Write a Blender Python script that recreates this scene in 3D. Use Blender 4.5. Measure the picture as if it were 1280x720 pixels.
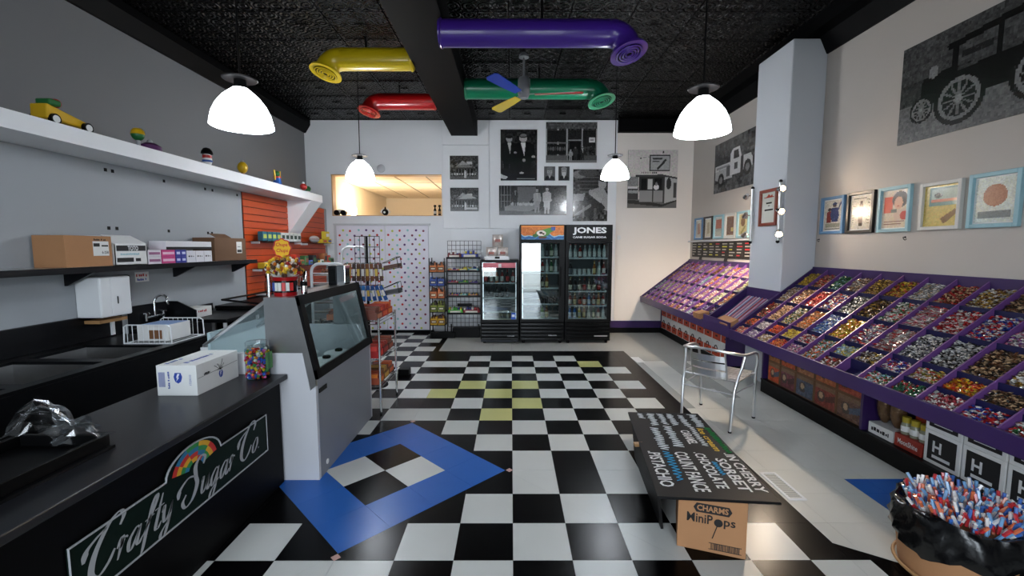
import bpy, math, random
import numpy as np
from mathutils import Vector, Matrix
random.seed(7); np.random.seed(7)
for _o in list(bpy.data.objects): bpy.data.objects.remove(_o, do_unlink=True)
SC = bpy.context.scene
COL = SC.collection
# ---------------------------------------------------------------- camera
cam_d = bpy.data.cameras.new('camera'); cam = bpy.data.objects.new('camera', cam_d); COL.objects.link(cam)
cam_d.sensor_width = 36.0; cam_d.lens = 549.255/1280*36; cam_d.clip_start = .05
cam.location = (0, 0, 1.5906); cam.rotation_euler = (math.radians(90)-.0911385, 0, -.0019938)
SC.camera = cam
# ---------------------------------------------------------------- world, exposure
wd = bpy.data.worlds.new('daylight'); SC.world = wd; wd.use_nodes = True
wd.node_tree.nodes['Background'].inputs[0].default_value = (.80, .90, 1.0, 1)
wd.node_tree.nodes['Background'].inputs[1].default_value = 11.0
SC.view_settings.view_transform = 'Standard'; SC.view_settings.look = 'None'
SC.view_settings.gamma = 1.0; SC.view_settings.use_curve_mapping = False
SC.view_settings.exposure = 0.18
PEND_E = 12.0; PEND_F = 50.0; SPOT_N = .65; SPOT_F = .45; SPOT_W = 70.0; BACKROOM_W = 22.0

def light(name, kind, loc, power, color=(1,1,1), **kw):
    l = bpy.data.lights.new(name, kind); l.energy = power; l.color = color
    o = bpy.data.objects.new(name, l); COL.objects.link(o); o.location = loc
    for k, v in kw.items(): setattr(l, k, v)
    return o
# daylight portals sit in the shop-front openings behind the camera
for nm, x0, x1, z0, z1 in (('window_daylight', -1.9, -.5, .5, 2.9), ('door_daylight', .22, 1.12, .02, 2.9)):
    p = light(nm, 'AREA', ((x0+x1)/2, -1.5, (z0+z1)/2), 1.0, shape='RECTANGLE', size=x1-x0, size_y=z1-z0)
    p.rotation_euler = (math.radians(90), 0, 0)
    p.data.cycles.is_portal = True

# ---------------------------------------------------------------- helpers
def lin(c):
    if isinstance(c, (int, float)): c = (c, c, c)
    out = []
    for v in c[:3]:
        v = v/255.0
        out.append(v/12.92 if v <= .04045 else ((v+.055)/1.055)**2.4)
    return tuple(out)
MATS = {}
def mat(name, c, rough=.5, metal=0., bump=0., bscale=40., var=0., vscale=6., spec=.5, emit=0., coat=0., trans=0., tname=None):
    m = bpy.data.materials.new(name); m.use_nodes = True; MATS[name] = m
    nt = m.node_tree; b = nt.nodes['Principled BSDF']
    col = lin(c)
    b.inputs['Base Color'].default_value = (*col, 1); b.inputs['Roughness'].default_value = rough
    b.inputs['Metallic'].default_value = metal; b.inputs['Specular IOR Level'].default_value = spec
    b.inputs['Coat Weight'].default_value = coat
    if emit: b.inputs['Emission Color'].default_value = (*col, 1); b.inputs['Emission Strength'].default_value = emit
    tc = nt.nodes.new('ShaderNodeTexCoord')
    n = nt.nodes.new('ShaderNodeTexNoise'); n.inputs['Scale'].default_value = vscale; n.inputs['Detail'].default_value = 5
    nt.links.new(tc.outputs['Object'], n.inputs['Vector'])
    mx = nt.nodes.new('ShaderNodeMix'); mx.data_type = 'RGBA'
    v = max(var, .03)
    mx.inputs[6].default_value = (*[x*(1-v) for x in col], 1); mx.inputs[7].default_value = (*[min(1, x*(1+v)) for x in col], 1)
    nt.links.new(n.outputs['Fac'], mx.inputs[0]); nt.links.new(mx.outputs[2], b.inputs['Base Color'])
    if bump:
        n2 = nt.nodes.new('ShaderNodeTexNoise'); n2.inputs['Scale'].default_value = bscale; n2.inputs['Detail'].default_value = 3
        nt.links.new(tc.outputs['Object'], n2.inputs['Vector'])
        bp = nt.nodes.new('ShaderNodeBump'); bp.inputs['Strength'].default_value = bump; bp.inputs['Distance'].default_value = .01
        nt.links.new(n2.outputs['Fac'], bp.inputs['Height']); nt.links.new(bp.outputs['Normal'], b.inputs['Normal'])
    return m
def vcmat(name, rough=.5, spec=.5, metal=0., coat=0.):
    m = mat(name, 128, rough, metal, spec=spec, coat=coat); nt = m.node_tree; b = nt.nodes['Principled BSDF']
    a = nt.nodes.new('ShaderNodeVertexColor'); a.layer_name = 'Col'
    nt.links.new(a.outputs['Color'], b.inputs['Base Color']); return m
def glassmat(name, c=(225, 235, 235), refl=.1, rough=.02, tint=.92):
    m = bpy.data.materials.new(name); m.use_nodes = True; MATS[name] = m
    nt = m.node_tree; nt.nodes.remove(nt.nodes['Principled BSDF'])
    out = nt.nodes['Material Output']; t = nt.nodes.new('ShaderNodeBsdfTransparent'); g = nt.nodes.new('ShaderNodeBsdfGlossy')
    t.inputs[0].default_value = (*[x*tint for x in lin(c)], 1); g.inputs['Roughness'].default_value = rough
    lw = nt.nodes.new('ShaderNodeLayerWeight'); lw.inputs[0].default_value = .5
    pw = nt.nodes.new('ShaderNodeMath'); pw.operation = 'POWER'; pw.inputs[1].default_value = 4.; nt.links.new(lw.outputs['Facing'], pw.inputs[0])
    fr = nt.nodes.new('ShaderNodeMath'); fr.operation = 'MULTIPLY'; fr.inputs[1].default_value = .45; nt.links.new(pw.outputs[0], fr.inputs[0])
    ad = nt.nodes.new('ShaderNodeMath'); ad.operation = 'ADD'; ad.inputs[1].default_value = refl; ad.use_clamp = True
    mx = nt.nodes.new('ShaderNodeMixShader'); nt.links.new(fr.outputs[0], ad.inputs[0]); nt.links.new(ad.outputs[0], mx.inputs[0])
    nt.links.new(t.outputs[0], mx.inputs[1]); nt.links.new(g.outputs[0], mx.inputs[2]); nt.links.new(mx.outputs[0], out.inputs['Surface'])
    return m

MW = {}
class MB:
    def __init__(s): s.v = []; s.f = []; s.c = []
    def _add(s, vs, fs, col=None):
        o = len(s.v); s.v += [tuple(p) for p in vs]
        for f in fs: s.f.append(tuple(i+o for i in f)); s.c.append(col)
        return s
    def box(s, x0, x1, y0, y1, z0, z1, col=None):
        x0, x1 = min(x0, x1), max(x0, x1); y0, y1 = min(y0, y1), max(y0, y1); z0, z1 = min(z0, z1), max(z0, z1)
        vs = [(x, y, z) for z in (z0, z1) for y in (y0, y1) for x in (x0, x1)]
        return s._add(vs, [(0,2,3,1), (4,5,7,6), (0,1,5,4), (2,6,7,3), (0,4,6,2), (1,3,7,5)], col)
    def poly(s, pts, col=None): return s._add(pts, [tuple(range(len(pts)))], col)
    def hull(s, a, b, col=None):
        """loft between two equal-length rings with caps"""
        n = len(a)
        fs = [tuple(range(n-1, -1, -1)), tuple(range(n, 2*n))] + [(i, (i+1) % n, n+(i+1) % n, n+i) for i in range(n)]
        return s._add(list(a)+list(b), fs, col)
    def prism(s, pts, axis, a, b, col=None):
        """2-D outline extruded along an axis; pts are the other two coordinates in x<y<z order"""
        def mk(p, t):
            return {'x': (t, p[0], p[1]), 'y': (p[0], t, p[1]), 'z': (p[0], p[1], t)}[axis]
        return s.hull([mk(p, a) for p in pts], [mk(p, b) for p in pts], col)
    def cyl(s, p0, p1, r0, r1=None, n=12, col=None, caps=True):
        r1 = r0 if r1 is None else r1
        p0, p1 = Vector(p0), Vector(p1); d = (p1-p0).normalized()
        u = d.orthogonal().normalized(); w = d.cross(u)
        A = [p0+(u*math.cos(2*math.pi*i/n)+w*math.sin(2*math.pi*i/n))*r0 for i in range(n)]
        B = [p1+(u*math.cos(2*math.pi*i/n)+w*math.sin(2*math.pi*i/n))*r1 for i in range(n)]
        fs = [(i, (i+1) % n, n+(i+1) % n, n+i) for i in range(n)]
        if caps: fs += [tuple(range(n-1, -1, -1)), tuple(range(n, 2*n))]
        return s._add(A+B, fs, col)
    def tube(s, path, r, n=8, col=None, closed=False):
        P = [Vector(p) for p in path]; m = len(P); rs = r if isinstance(r, (list, tuple)) else [r]*m
        vs = []; u = None
        for i, p in enumerate(P):
            if closed: d = (P[(i+1) % m]-P[i-1]).normalized()
            else: d = (P[min(i+1, m-1)]-P[max(i-1, 0)]).normalized()
            if u is None: u = d.orthogonal().normalized()
            else: u = (u-d*u.dot(d)); u = u.normalized() if u.length > 1e-6 else d.orthogonal().normalized()
            w = d.cross(u)
            vs += [p+(u*math.cos(2*math.pi*k/n)+w*math.sin(2*math.pi*k/n))*rs[i] for k in range(n)]
        fs = []
        for i in range(m if closed else m-1):
            a, b = i*n, ((i+1) % m)*n
            fs += [(a+k, a+(k+1) % n, b+(k+1) % n, b+k) for k in range(n)]
        if not closed: fs += [tuple(range(n-1, -1, -1)), tuple((m-1)*n+k for k in range(n))]
        return s._add(vs, fs, col)
    def lathe(s, prof, c=(0, 0, 0), n=20, col=None, caps=True):
        vs = []; m = len(prof)
        for r, z in prof:
            vs += [(c[0]+r*math.cos(2*math.pi*k/n), c[1]+r*math.sin(2*math.pi*k/n), c[2]+z) for k in range(n)]
        fs = []
        for i in range(m-1):
            a, b = i*n, (i+1)*n
            fs += [(a+k, a+(k+1) % n, b+(k+1) % n, b+k) for k in range(n)]
        if caps: fs += [tuple(range(n-1, -1, -1)), tuple((m-1)*n+k for k in range(n))]
        return s._add(vs, fs, col)
    def ball(s, c, r, n=12, m=8, col=None):
        if not isinstance(r, (tuple, list)): r = (r, r, r)
        vs = [(c[0], c[1], c[2]-r[2])]
        for j in range(1, m):
            t = math.pi*j/m
            vs += [(c[0]+r[0]*math.sin(t)*math.cos(2*math.pi*k/n), c[1]+r[1]*math.sin(t)*math.sin(2*math.pi*k/n), c[2]-r[2]*math.cos(t)) for k in range(n)]
        vs.append((c[0], c[1], c[2]+r[2])); L = len(vs)-1
        fs = [(0, 1+(k+1) % n, 1+k) for k in range(n)]
        for j in range(m-2):
            a = 1+j*n; b = a+n
            fs += [(a+k, a+(k+1) % n, b+(k+1) % n, b+k) for k in range(n)]
        a = 1+(m-2)*n
        fs += [(a+k, a+(k+1) % n, L) for k in range(n)]
        return s._add(vs, fs, col)
    def xf(s, M):
        s.v = [tuple(M @ Vector(p)) for p in s.v]; return s
    def join(s, o): 
        off = len(s.v); s.v += o.v; s.f += [tuple(i+off for i in f) for f in o.f]; s.c += o.c; return s
    def mesh(s, name, m):
        me = bpy.data.meshes.new(name); me.from_pydata(s.v, [], s.f); 
        if m: me.materials.append(m)
        if any(c is not None for c in s.c):
            at = me.color_attributes.new('Col', 'FLOAT_COLOR', 'CORNER')
            buf = []
            cache = {}
            for f, c in zip(s.f, s.c):
                if c not in cache: cache[c] = (*lin(c if c is not None else 128), 1.0)
                buf += list(cache[c])*len(f)
            at.data.foreach_set('color', buf)
        return me
    def build(s, name, m, parent=None, smooth=False, bevel=0., seg=2, mats=None):
        M = MATS[m] if isinstance(m, str) else m
        if parent is not None:
            Mi = MW[parent.name].inverted(); vs = [Mi @ Vector(p) for p in s.v]; s.v = [tuple(p) for p in vs]
            me = s.mesh(name, M); o = bpy.data.objects.new(name, me); COL.objects.link(o); o.parent = parent
            MW[o.name] = MW[parent.name].copy()
        else:
            a = np.array(s.v); c = (a.min(0)+a.max(0))/2; c[2] = a[:, 2].min()
            s.v = [tuple(p) for p in (a-c)]
            me = s.mesh(name, M); o = bpy.data.objects.new(name, me); COL.objects.link(o); o.location = c
            MW[o.name] = Matrix.Translation(Vector(c))
        if smooth:
            me.polygons.foreach_set('use_smooth', [True]*len(me.polygons)); me.set_sharp_from_angle(angle=math.radians(smooth if smooth > 1 else 40))
        if bevel:
            b = o.modifiers.new('bevel', 'BEVEL'); b.width = bevel; b.segments = seg; b.limit_method = 'ANGLE'; b.angle_limit = math.radians(40)
        return o
def tag(o, label, cat, group=None, kind=None):
    if label: o['label'] = label
    if cat: o['category'] = cat
    if group: o['group'] = group
    if kind: o['kind'] = kind
    return o
def thing(name, label, cat, loc=(0, 0, 0), rotz=0., group=None, rot=None):
    o = bpy.data.objects.new(name, None); COL.objects.link(o); o.location = loc; o.empty_display_size = .05
    o.rotation_euler = rot if rot else (0, 0, rotz)
    MW[o.name] = Matrix.Translation(Vector(loc)) @ o.rotation_euler.to_matrix().to_4x4()
    return tag(o, label, cat, group)
def struct(o): o['kind'] = 'structure'; return o
def copy_tree(o, loc=None, rotz=None, label=None, group=None, parent=None, scale=None):
    c = o.copy(); COL.objects.link(c); c.parent = parent
    if loc is not None: c.location = loc
    if rotz is not None: c.rotation_euler = (c.rotation_euler[0], c.rotation_euler[1], rotz)
    if scale is not None: c.scale = scale
    if label: c['label'] = label
    if group: c['group'] = group
    for ch in KIDS(o): copy_tree(ch, parent=c)
    return c
def KIDS(o): return list(o.children)
ORD = ['first', 'second', 'third', 'fourth', 'fifth', 'sixth', 'seventh', 'eighth', 'ninth', 'tenth', 'eleventh', 'twelfth', 'thirteenth', 'fourteenth', 'fifteenth', 'sixteenth']

_TX = {}
def text_geo(s, bold=0.):
    if (s, bold) in _TX: return _TX[(s, bold)]
    cu = bpy.data.curves.new('t', 'FONT'); cu.body = s; cu.size = 1; cu.resolution_u = 2; cu.offset = bold; cu.fill_mode = 'FRONT'
    o = bpy.data.objects.new('t', cu); me = bpy.data.meshes.new_from_object(o)
    vs = np.array([v.co[:2] for v in me.vertices]) if len(me.vertices) else np.zeros((0, 2)); fs = [tuple(p.vertices) for p in me.polygons]
    bpy.data.objects.remove(o); bpy.data.curves.remove(cu); bpy.data.meshes.remove(me)
    _TX[(s, bold)] = (vs, fs); return vs, fs
def text_into(mb, s, O, U, V, w, h, bold=0., shear=0., col=None):
    """fit text s in a w x h box whose lower-left corner is O; U right, V up (unit vectors)"""
    vs, fs = text_geo(s, bold)
    if not len(vs): return mb
    vs = vs.copy(); vs[:, 0] += shear*vs[:, 1]; mn = vs.min(0); sz = vs.max(0)-mn; vs = (vs-mn)/np.maximum(sz, 1e-6)
    O, U, V = Vector(O), Vector(U), Vector(V)
    return mb._add([O+U*(a*w)+V*(b*h) for a, b in vs], fs, col)

class Cv:
    """small flat print, painted cell by cell (u right, v down, 0..1)"""
    def __init__(s, w, h, bg):
        s.w, s.h = w, h; s.A = np.zeros((h, w, 3)); s.A[:] = bg if not isinstance(bg, (int, float)) else (bg,)*3
        s.u = (np.arange(w)+.5)/w; s.v = (np.arange(h)+.5)/h; s.U, s.V = np.meshgrid(s.u, s.v)
    def _p(s, m, c, a=1.): s.A[m] = s.A[m]*(1-a)+np.array(c if not isinstance(c, (int, float)) else (c,)*3)*a; return s
    def rect(s, u0, v0, u1, v1, c, a=1.): return s._p((s.U >= u0) & (s.U < u1) & (s.V >= v0) & (s.V < v1), c, a)
    def ell(s, cu, cv, ru, rv, c, a=1.): return s._p(((s.U-cu)/ru)**2+((s.V-cv)/rv)**2 < 1, c, a)
    def poly(s, pts, c, a=1.):
        m = np.zeros(s.U.shape, bool); n = len(pts)
        for i in range(n):
            (x0, y0), (x1, y1) = pts[i], pts[(i+1) % n]
            if y0 == y1: continue
            m ^= ((s.V >= min(y0, y1)) & (s.V < max(y0, y1)) & (s.U < x0+(s.V-y0)*(x1-x0)/(y1-y0)))
        return s._p(m, c, a)
    def line(s, u0, v0, u1, v1, wd, c):
        d = np.array((u1-u0, v1-v0)); L2 = (d**2).sum()+1e-9
        t = np.clip(((s.U-u0)*d[0]+(s.V-v0)*d[1])/L2, 0, 1)
        return s._p((s.U-u0-t*d[0])**2+(s.V-v0-t*d[1])**2 < wd**2, c)
    def noise(s, amp, seed=0, k=1):
        r = np.random.RandomState(seed); n = r.rand(s.h//k+1, s.w//k+1)*2-1
        n = np.repeat(np.repeat(n, k, 0), k, 1)[:s.h, :s.w]; s.A = np.clip(s.A+n[..., None]*amp, 0, 255); return s
    def build(s, name, m, parent, O, U, V):
        O, U, V = Vector(O), Vector(U), Vector(V); mb = MB(); q = (np.round(s.A/10)*10).clip(0, 255).astype(int)
        for j in range(s.h):
            i = 0
            while i < s.w:
                k = i
                while k+1 < s.w and (q[j, k+1] == q[j, i]).all(): k += 1
                a, b = i/s.w, (k+1)/s.w; t, d = j/s.h, (j+1)/s.h
                mb._add([O+U*a+V*d, O+U*b+V*d, O+U*b+V*t, O+U*a+V*t], [(0, 1, 2, 3)], tuple(int(x) for x in q[j, i]))
                i = k+1
        return mb.build(name, m, parent)
# ---------------------------------------------------------------- materials
mat('paint_white', (206, 208, 212), .62, bump=.03, bscale=60, var=.03, vscale=1.5)
mat('paint_back_lit', (236, 238, 241), .6, bump=.03, bscale=60, var=.02, vscale=1.5)  # whiter than the side walls; the lighter tone stands in for stronger light
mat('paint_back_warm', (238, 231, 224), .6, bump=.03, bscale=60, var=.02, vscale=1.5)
mat('paint_warm', (188, 181, 174), .6, bump=.03, bscale=60, var=.03, vscale=1.5)  # right wall tone lowered to paint in dimmer light
mat('paint_left_dimmed', (156, 161, 165), .62, bump=.03, bscale=60, var=.03, vscale=1.5)  # weaker light on the left wall is painted in as a darker base
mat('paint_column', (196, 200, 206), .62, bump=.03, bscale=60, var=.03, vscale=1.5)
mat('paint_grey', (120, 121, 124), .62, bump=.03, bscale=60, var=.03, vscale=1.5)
mat('paint_dark', (60, 60, 62), .6)
mat('board_white', (240, 242, 245), .45, var=.02)
mat('paint_black', (4, 4, 5), .6, bump=.1, bscale=20, spec=.1)
mat('tile_black', (5, 5, 6), .24, bump=.02, bscale=9, var=.15, vscale=5, spec=.09)
mat('tile_white', (200, 202, 199), .3, spec=.3, bump=.02, bscale=9, var=.05, vscale=4)
mat('tile_yellow', (197, 196, 128), .2, bump=.02, bscale=9, var=.04)
mat('tile_grey', (204, 204, 198), .32, bump=.03, bscale=7, var=.06, vscale=3)
mat('tile_blue', (38, 94, 172), .3, spec=.2, bump=.02, bscale=9, var=.06)
mat('tile_pink', (190, 150, 140), .4)
mat('grout', (70, 68, 64), .8)
mat('steel', (190, 190, 190), .3, 1., var=.06, vscale=20)
mat('steel_dark', (48, 49, 52), .4, 1., var=.12, vscale=9)
mat('chrome', (220, 222, 224), .1, 1.)
mat('alu', (228, 229, 231), .3, 1., var=.05, vscale=14)
mat('purple', (52, 30, 84), .38, var=.06)
mat('purple_light', (100, 62, 122), .4, var=.08)
mat('navy', (16, 18, 66), .4, var=.08)
mat('orange_slat', (180, 64, 14), .42, var=.08, vscale=8)
mat('black_plastic', (5, 5, 6), .45, bump=.03, spec=.15)
mat('black_metal', (9, 9, 10), .4, spec=.2)
mat('black_gloss', (8, 8, 9), .2, spec=.4)
mat('white_metal', (226, 228, 230), .3, var=.02)
mat('white_plastic', (232, 233, 233), .4)
mat('counter_black', (4, 4, 5), .5, spec=.08)
mat('counter_top', (26, 27, 31), .3, spec=.3, var=.55, vscale=160)
mat('cardboard', (172, 124, 84), .8, bump=.05, bscale=60, var=.06, vscale=12)
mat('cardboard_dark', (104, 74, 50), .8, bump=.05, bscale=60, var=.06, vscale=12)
mat('paper_white', (228, 228, 226), .6, var=.02)
mat('wood', (168, 128, 84), .5, var=.15, vscale=14)
mat('yellow_paint', (214, 186, 22), .3, coat=.3)
mat('red_paint', (160, 12, 16), .28, coat=.3)
mat('purple_paint', (66, 34, 140), .28, coat=.3)
mat('green_paint', (16, 120, 84), .28, coat=.3)
mat('blue_paint', (40, 70, 170), .35)
mat('shade_glass', (244, 249, 255), .3, emit=PEND_E)
mat('shade_glass_far', (244, 249, 255), .3, emit=PEND_F)
mat('bulb_warm', (255, 214, 160), .3, emit=60.)
mat('fridge_lamp', (235, 242, 255), .4, emit=1.6)
mat('frame_blue', (96, 138, 178), .45, var=.1, vscale=20)
mat('frame_black', (30, 24, 22), .35, var=.1)
mat('frame_teal', (150, 190, 200), .45, var=.08, vscale=20)
mat('frame_white', (206, 204, 198), .45)
mat('frame_red', (132, 52, 28), .35, var=.1, vscale=20)
mat('ceiling_tile', (236, 224, 206), .8, bump=.1, bscale=120)
mat('tbar', (70, 62, 54), .5)
mat('grey_lead', (120, 122, 126), .45)
mat('ink_white', (225, 226, 226), .6)
mat('ink_silver', (160, 162, 165), .5)
mat('ink_black', (22, 20, 20), .7)
mat('ink_red', (190, 40, 40), .6)
mat('ink_blue', (40, 70, 160), .6)
mat('ink_yellow', (222, 176, 30), .6)
mat('chalk_green', (50, 130, 70), .8); mat('chalk_gold', (206, 168, 40), .8); mat('chalk_blue', (70, 160, 205), .8)
mat('liner', (168, 190, 195), .35)
mat('bag_black', (12, 12, 13), .22, bump=.4, bscale=14)
vcmat('print', .5); vcmat('print_gloss', .22, coat=.2); vcmat('candy', .28, coat=.3); vcmat('tile_mixed', .26, spec=.09)
glassmat('glass', refl=.03); glassmat('glass_door', refl=.14, tint=.92); glassmat('plastic_clear', (245, 248, 250), refl=.12, rough=.2, tint=.97)
def tin():
    m = mat('tin', (2, 2, 2), .24, .0, spec=.15); nt = m.node_tree; b = nt.nodes['Principled BSDF']
    tc = nt.nodes.new('ShaderNodeTexCoord'); 
    def vm(op, a, bv=None):
        n = nt.nodes.new('ShaderNodeVectorMath'); n.operation = op; nt.links.new(a, n.inputs[0])
        if bv is not None: n.inputs[1].default_value = bv
        return n.outputs['Value'] if op == 'LENGTH' else n.outputs[0]
    def ma(op, a, bv=None, c=None):
        n = nt.nodes.new('ShaderNodeMath'); n.operation = op
        for i, x in enumerate((a, bv)):
            if x is None: continue
            if isinstance(x, (int, float)): n.inputs[i].default_value = x
            else: nt.links.new(x, n.inputs[i])
        return n.outputs[0]
    s = vm('SCALE', tc.outputs['Object']); nt.nodes[-1].inputs['Scale'].default_value = 1/.15
    f = vm('FRACTION', s); p = vm('SUBTRACT', f, (.5, .5, 0)); q = vm('MULTIPLY', p, (1, 1, 0)); L = vm('LENGTH', q)
    rings = ma('SINE', ma('MULTIPLY', L, 24.))
    v = nt.nodes.new('ShaderNodeTexVoronoi'); v.inputs['Scale'].default_value = 26.; nt.links.new(tc.outputs['Object'], v.inputs['Vector'])
    w = nt.nodes.new('ShaderNodeTexNoise'); w.inputs['Scale'].default_value = 30.; w.inputs['Distortion'].default_value = 2.5; nt.links.new(tc.outputs['Object'], w.inputs['Vector'])
    h = ma('ADD', ma('MULTIPLY', rings, .5), ma('ADD', ma('MULTIPLY', v.outputs['Distance'], .7), ma('MULTIPLY', w.outputs['Fac'], .5)))
    bp = nt.nodes.new('ShaderNodeBump'); bp.inputs['Strength'].default_value = .9; bp.inputs['Distance'].default_value = .012
    nt.links.new(h, bp.inputs['Height']); nt.links.new(bp.outputs['Normal'], b.inputs['Normal'])
tin()
# ================================================================ SETTING
XL, XLF, XR, YB, YF, ZC = -3.746, -3.40, 3.323, 8.18, -1.5, 3.885
T, GX, GK = .3048, .0096, 6.9219
# ---- floor -----------------------------------------------------
floor = struct(MB().box(-4.0, 3.6, -1.6, 8.4, -.12, -.004).build('floor', 'grout'))
def clip(poly, a, b, c):            # keep a*x+b*y<=c
    out = []; n = len(poly)
    for i in range(n):
        p, q = poly[i], poly[(i+1) % n]; dp = a*p[0]+b*p[1]-c; dq = a*q[0]+b*q[1]-c
        if dp <= 0: out.append(p)
        if (dp < 0 < dq) or (dq < 0 < dp):
            t = dp/(dp-dq); out.append((p[0]+t*(q[0]-p[0]), p[1]+t*(q[1]-p[1])))
    return out
def area(p): return abs(sum(p[i][0]*p[(i+1) % len(p)][1]-p[(i+1) % len(p)][0]*p[i][1] for i in range(len(p))))/2 if len(p) > 2 else 0
def cut(polys, region):             # split every polygon into the part inside a convex region and the rest
    ins, outs = [], []
    for p in polys:
        cur = p
        for (a, b, c) in region:
            o = clip(cur, -a, -b, -c)
            if area(o) > 2e-5: outs.append(o)
            cur = clip(cur, a, b, c)
            if area(cur) < 2e-5: cur = []; break
        if cur: ins.append(cur)
    return ins, outs
DCX, DCY, DH = GX-3*T, (3+GK)*T, 2*math.sqrt(2)*T
DIAM = [(sx, sy, DH+sx*DCX+sy*DCY) for sx in (1, -1) for sy in (1, -1)]
Y15 = (15+GK)*T
GREY1 = [(-1, 0, -1.74), (-.67, -1, -(2.24+.67*1.74))]
GREY2 = [(0, -1, -Y15), (-1, 0, 1.12)]
BLUE = [(-1, 0, -2.30), (0, 1, 2.90), (0, -1, -2.36)]
def pix(X, Y, Z):
    p, f = .0911385, 549.255; Zr = Z-1.5906; d = Y*math.cos(p)-Zr*math.sin(p)
    return (640+f*X/d, 360-f*(Y*math.sin(p)+Zr*math.cos(p))/d) if d > .1 else (-9e3, 9e3)
YEL = {(-1, 6), (0, 7), (-1, 8), (-3, 8), (0, 9), (-2, 9), (3, 12)}
pieces = []
for i in range(-13, 12):
    for k in range(-11, 21):
        x0, x1, y0, y1 = GX+i*T, GX+(i+1)*T, (k+GK)*T, min((k+1+GK)*T, YB)
        if x1 < XLF-.1 or x0 > XR or y0 > YB-.02: continue
        ii = i if i >= -3 else -7-i
        w = (ii+k) % 2 == (0 if k <= 2 else 1)
        c = 'white' if w else 'black'
        if (i, k) in YEL: c = 'yellow'
        if (i, k) == (-6, 1): c = 'black'
        if (k == 14 and i >= -4) or (i >= 4 and k == 13) or (k >= 15 and i == -4) or (i >= 5 and k >= 0): c = 'black'
        if -1.7 < DCX+0 and abs(DCX-(x0+x1)/2)+abs(DCY-(y0+y1)/2) < DH+T*.48: c = 'black'
        sq = [(x0, y0), (x1, y0), (x1, y1), (x0, y1)]
        _, rest = cut([sq], DIAM)
        for reg, rc in ((GREY1, 'grey'), (GREY2, 'grey')):
            gi, rest = cut(rest, reg)
            bi, gi = cut(gi, BLUE)
            pieces += [('grey', p) for p in gi]+[('blue', p) for p in bi]
        pieces += [(c, p) for p in rest]
r2 = math.sqrt(.5)
for a in range(4):
    for b in range(4):
        u0, v0 = (a-2)*T, (b-2)*T
        q = [(DCX+(u-v)*r2, DCY+(u+v)*r2) for u, v in ((u0, v0), (u0+T, v0), (u0+T, v0+T), (u0, v0+T))]
        inner = a in (1, 2) and b in (1, 2)
        pieces.append((('black' if a == b else 'white') if inner else 'blue', q))
def vis(p):
    cx = sum(q[0] for q in p)/len(p); cy = sum(q[1] for q in p)/len(p); x, y = pix(cx, cy, 0)
    seen = -60 < x < 1340 and y < 790 and cy > .5 and cx > -2.0 - max(0, (cy-4)*.55)
    return (0 if seen else 1, -area(p)/max(.3, cx*cx+cy*cy)**1.5)
pieces.sort(key=lambda t: vis(t[1]))
VC = {'black': (11, 11, 13), 'white': (196, 198, 194), 'yellow': (197, 196, 128), 'grey': (172, 173, 168), 'blue': (30, 82, 170)}
SHARED = {}
def tile_geo(p, g=.0009):
    cx = sum(q[0] for q in p)/len(p); cy = sum(q[1] for q in p)/len(p)
    r = []
    for q in p:
        d = math.hypot(q[0]-cx, q[1]-cy) or 1; r.append((q[0]-(q[0]-cx)/d*g*1.4, q[1]-(q[1]-cy)/d*g*1.4))
    return r, cx, cy
rest_mb = MB()
for n, (c, p) in enumerate(pieces):
    r, cx, cy = tile_geo(p)
    if area(p) > 0 and sum((r[i][0]-cx)*(r[(i+1) % len(r)][1]-cy)-(r[(i+1) % len(r)][0]-cx)*(r[i][1]-cy) for i in range(len(r))) < 0: r = r[::-1]
    if n < 298:
        key = (c, tuple((round(q[0]-cx, 4), round(q[1]-cy, 4)) for q in r))
        if key not in SHARED:
            SHARED[key] = MB().hull([(q[0]-cx, q[1]-cy, -.004) for q in r], [(q[0]-cx, q[1]-cy, 0) for q in r]).mesh('tile', MATS['tile_'+c])
        o = bpy.data.objects.new('tile', SHARED[key]); COL.objects.link(o); o.parent = floor
        o.location = Vector((cx, cy, 0))-floor.location
    else: rest_mb.hull([(q[0], q[1], -.004) for q in r], [(q[0], q[1], 0) for q in r], VC[c])
rest_mb.build('tile_field', 'tile_mixed', floor)['kind'] = 'stuff'
for k, (dx, dy) in enumerate(((0, -1), (1, 0), (0, 1), (-1, 0))):
    cx, cy, h = DCX+dx*(DH+.03), DCY+dy*(DH+.03), .026
    MB().hull([(cx, cy-h, .0), (cx+h, cy, .0), (cx, cy+h, .0), (cx-h, cy, .0)], [(cx, cy-h, .0015), (cx+h, cy, .0015), (cx, cy+h, .0015), (cx-h, cy, .0015)]).build('corner_inset', 'tile_pink', floor)
# ---- walls -----------------------------------------------------
wall_left = struct(MB().box(XL-.15, XLF, YF, YB+.2, 0, 2.30).build('wall_left', 'paint_left_dimmed'))
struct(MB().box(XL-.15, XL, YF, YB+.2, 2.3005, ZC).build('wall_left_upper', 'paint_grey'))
for y, z in ((3.763, 2.287), (3.829, 2.287), (4.387, 2.287), (4.968, 2.287), (5.087, 2.287), (5.54, 2.287), (3.751, 1.757), (3.827, 1.757), (4.404, 1.757), (4.971, 1.757), (5.037, 1.757)):
    z = z-.045 if z > 2 else z
    MB().box(XLF-.004, XLF+.002, y-.014, y+.014, z-.014, z+.014).build('screw_hole', 'black_plastic', wall_left)
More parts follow.
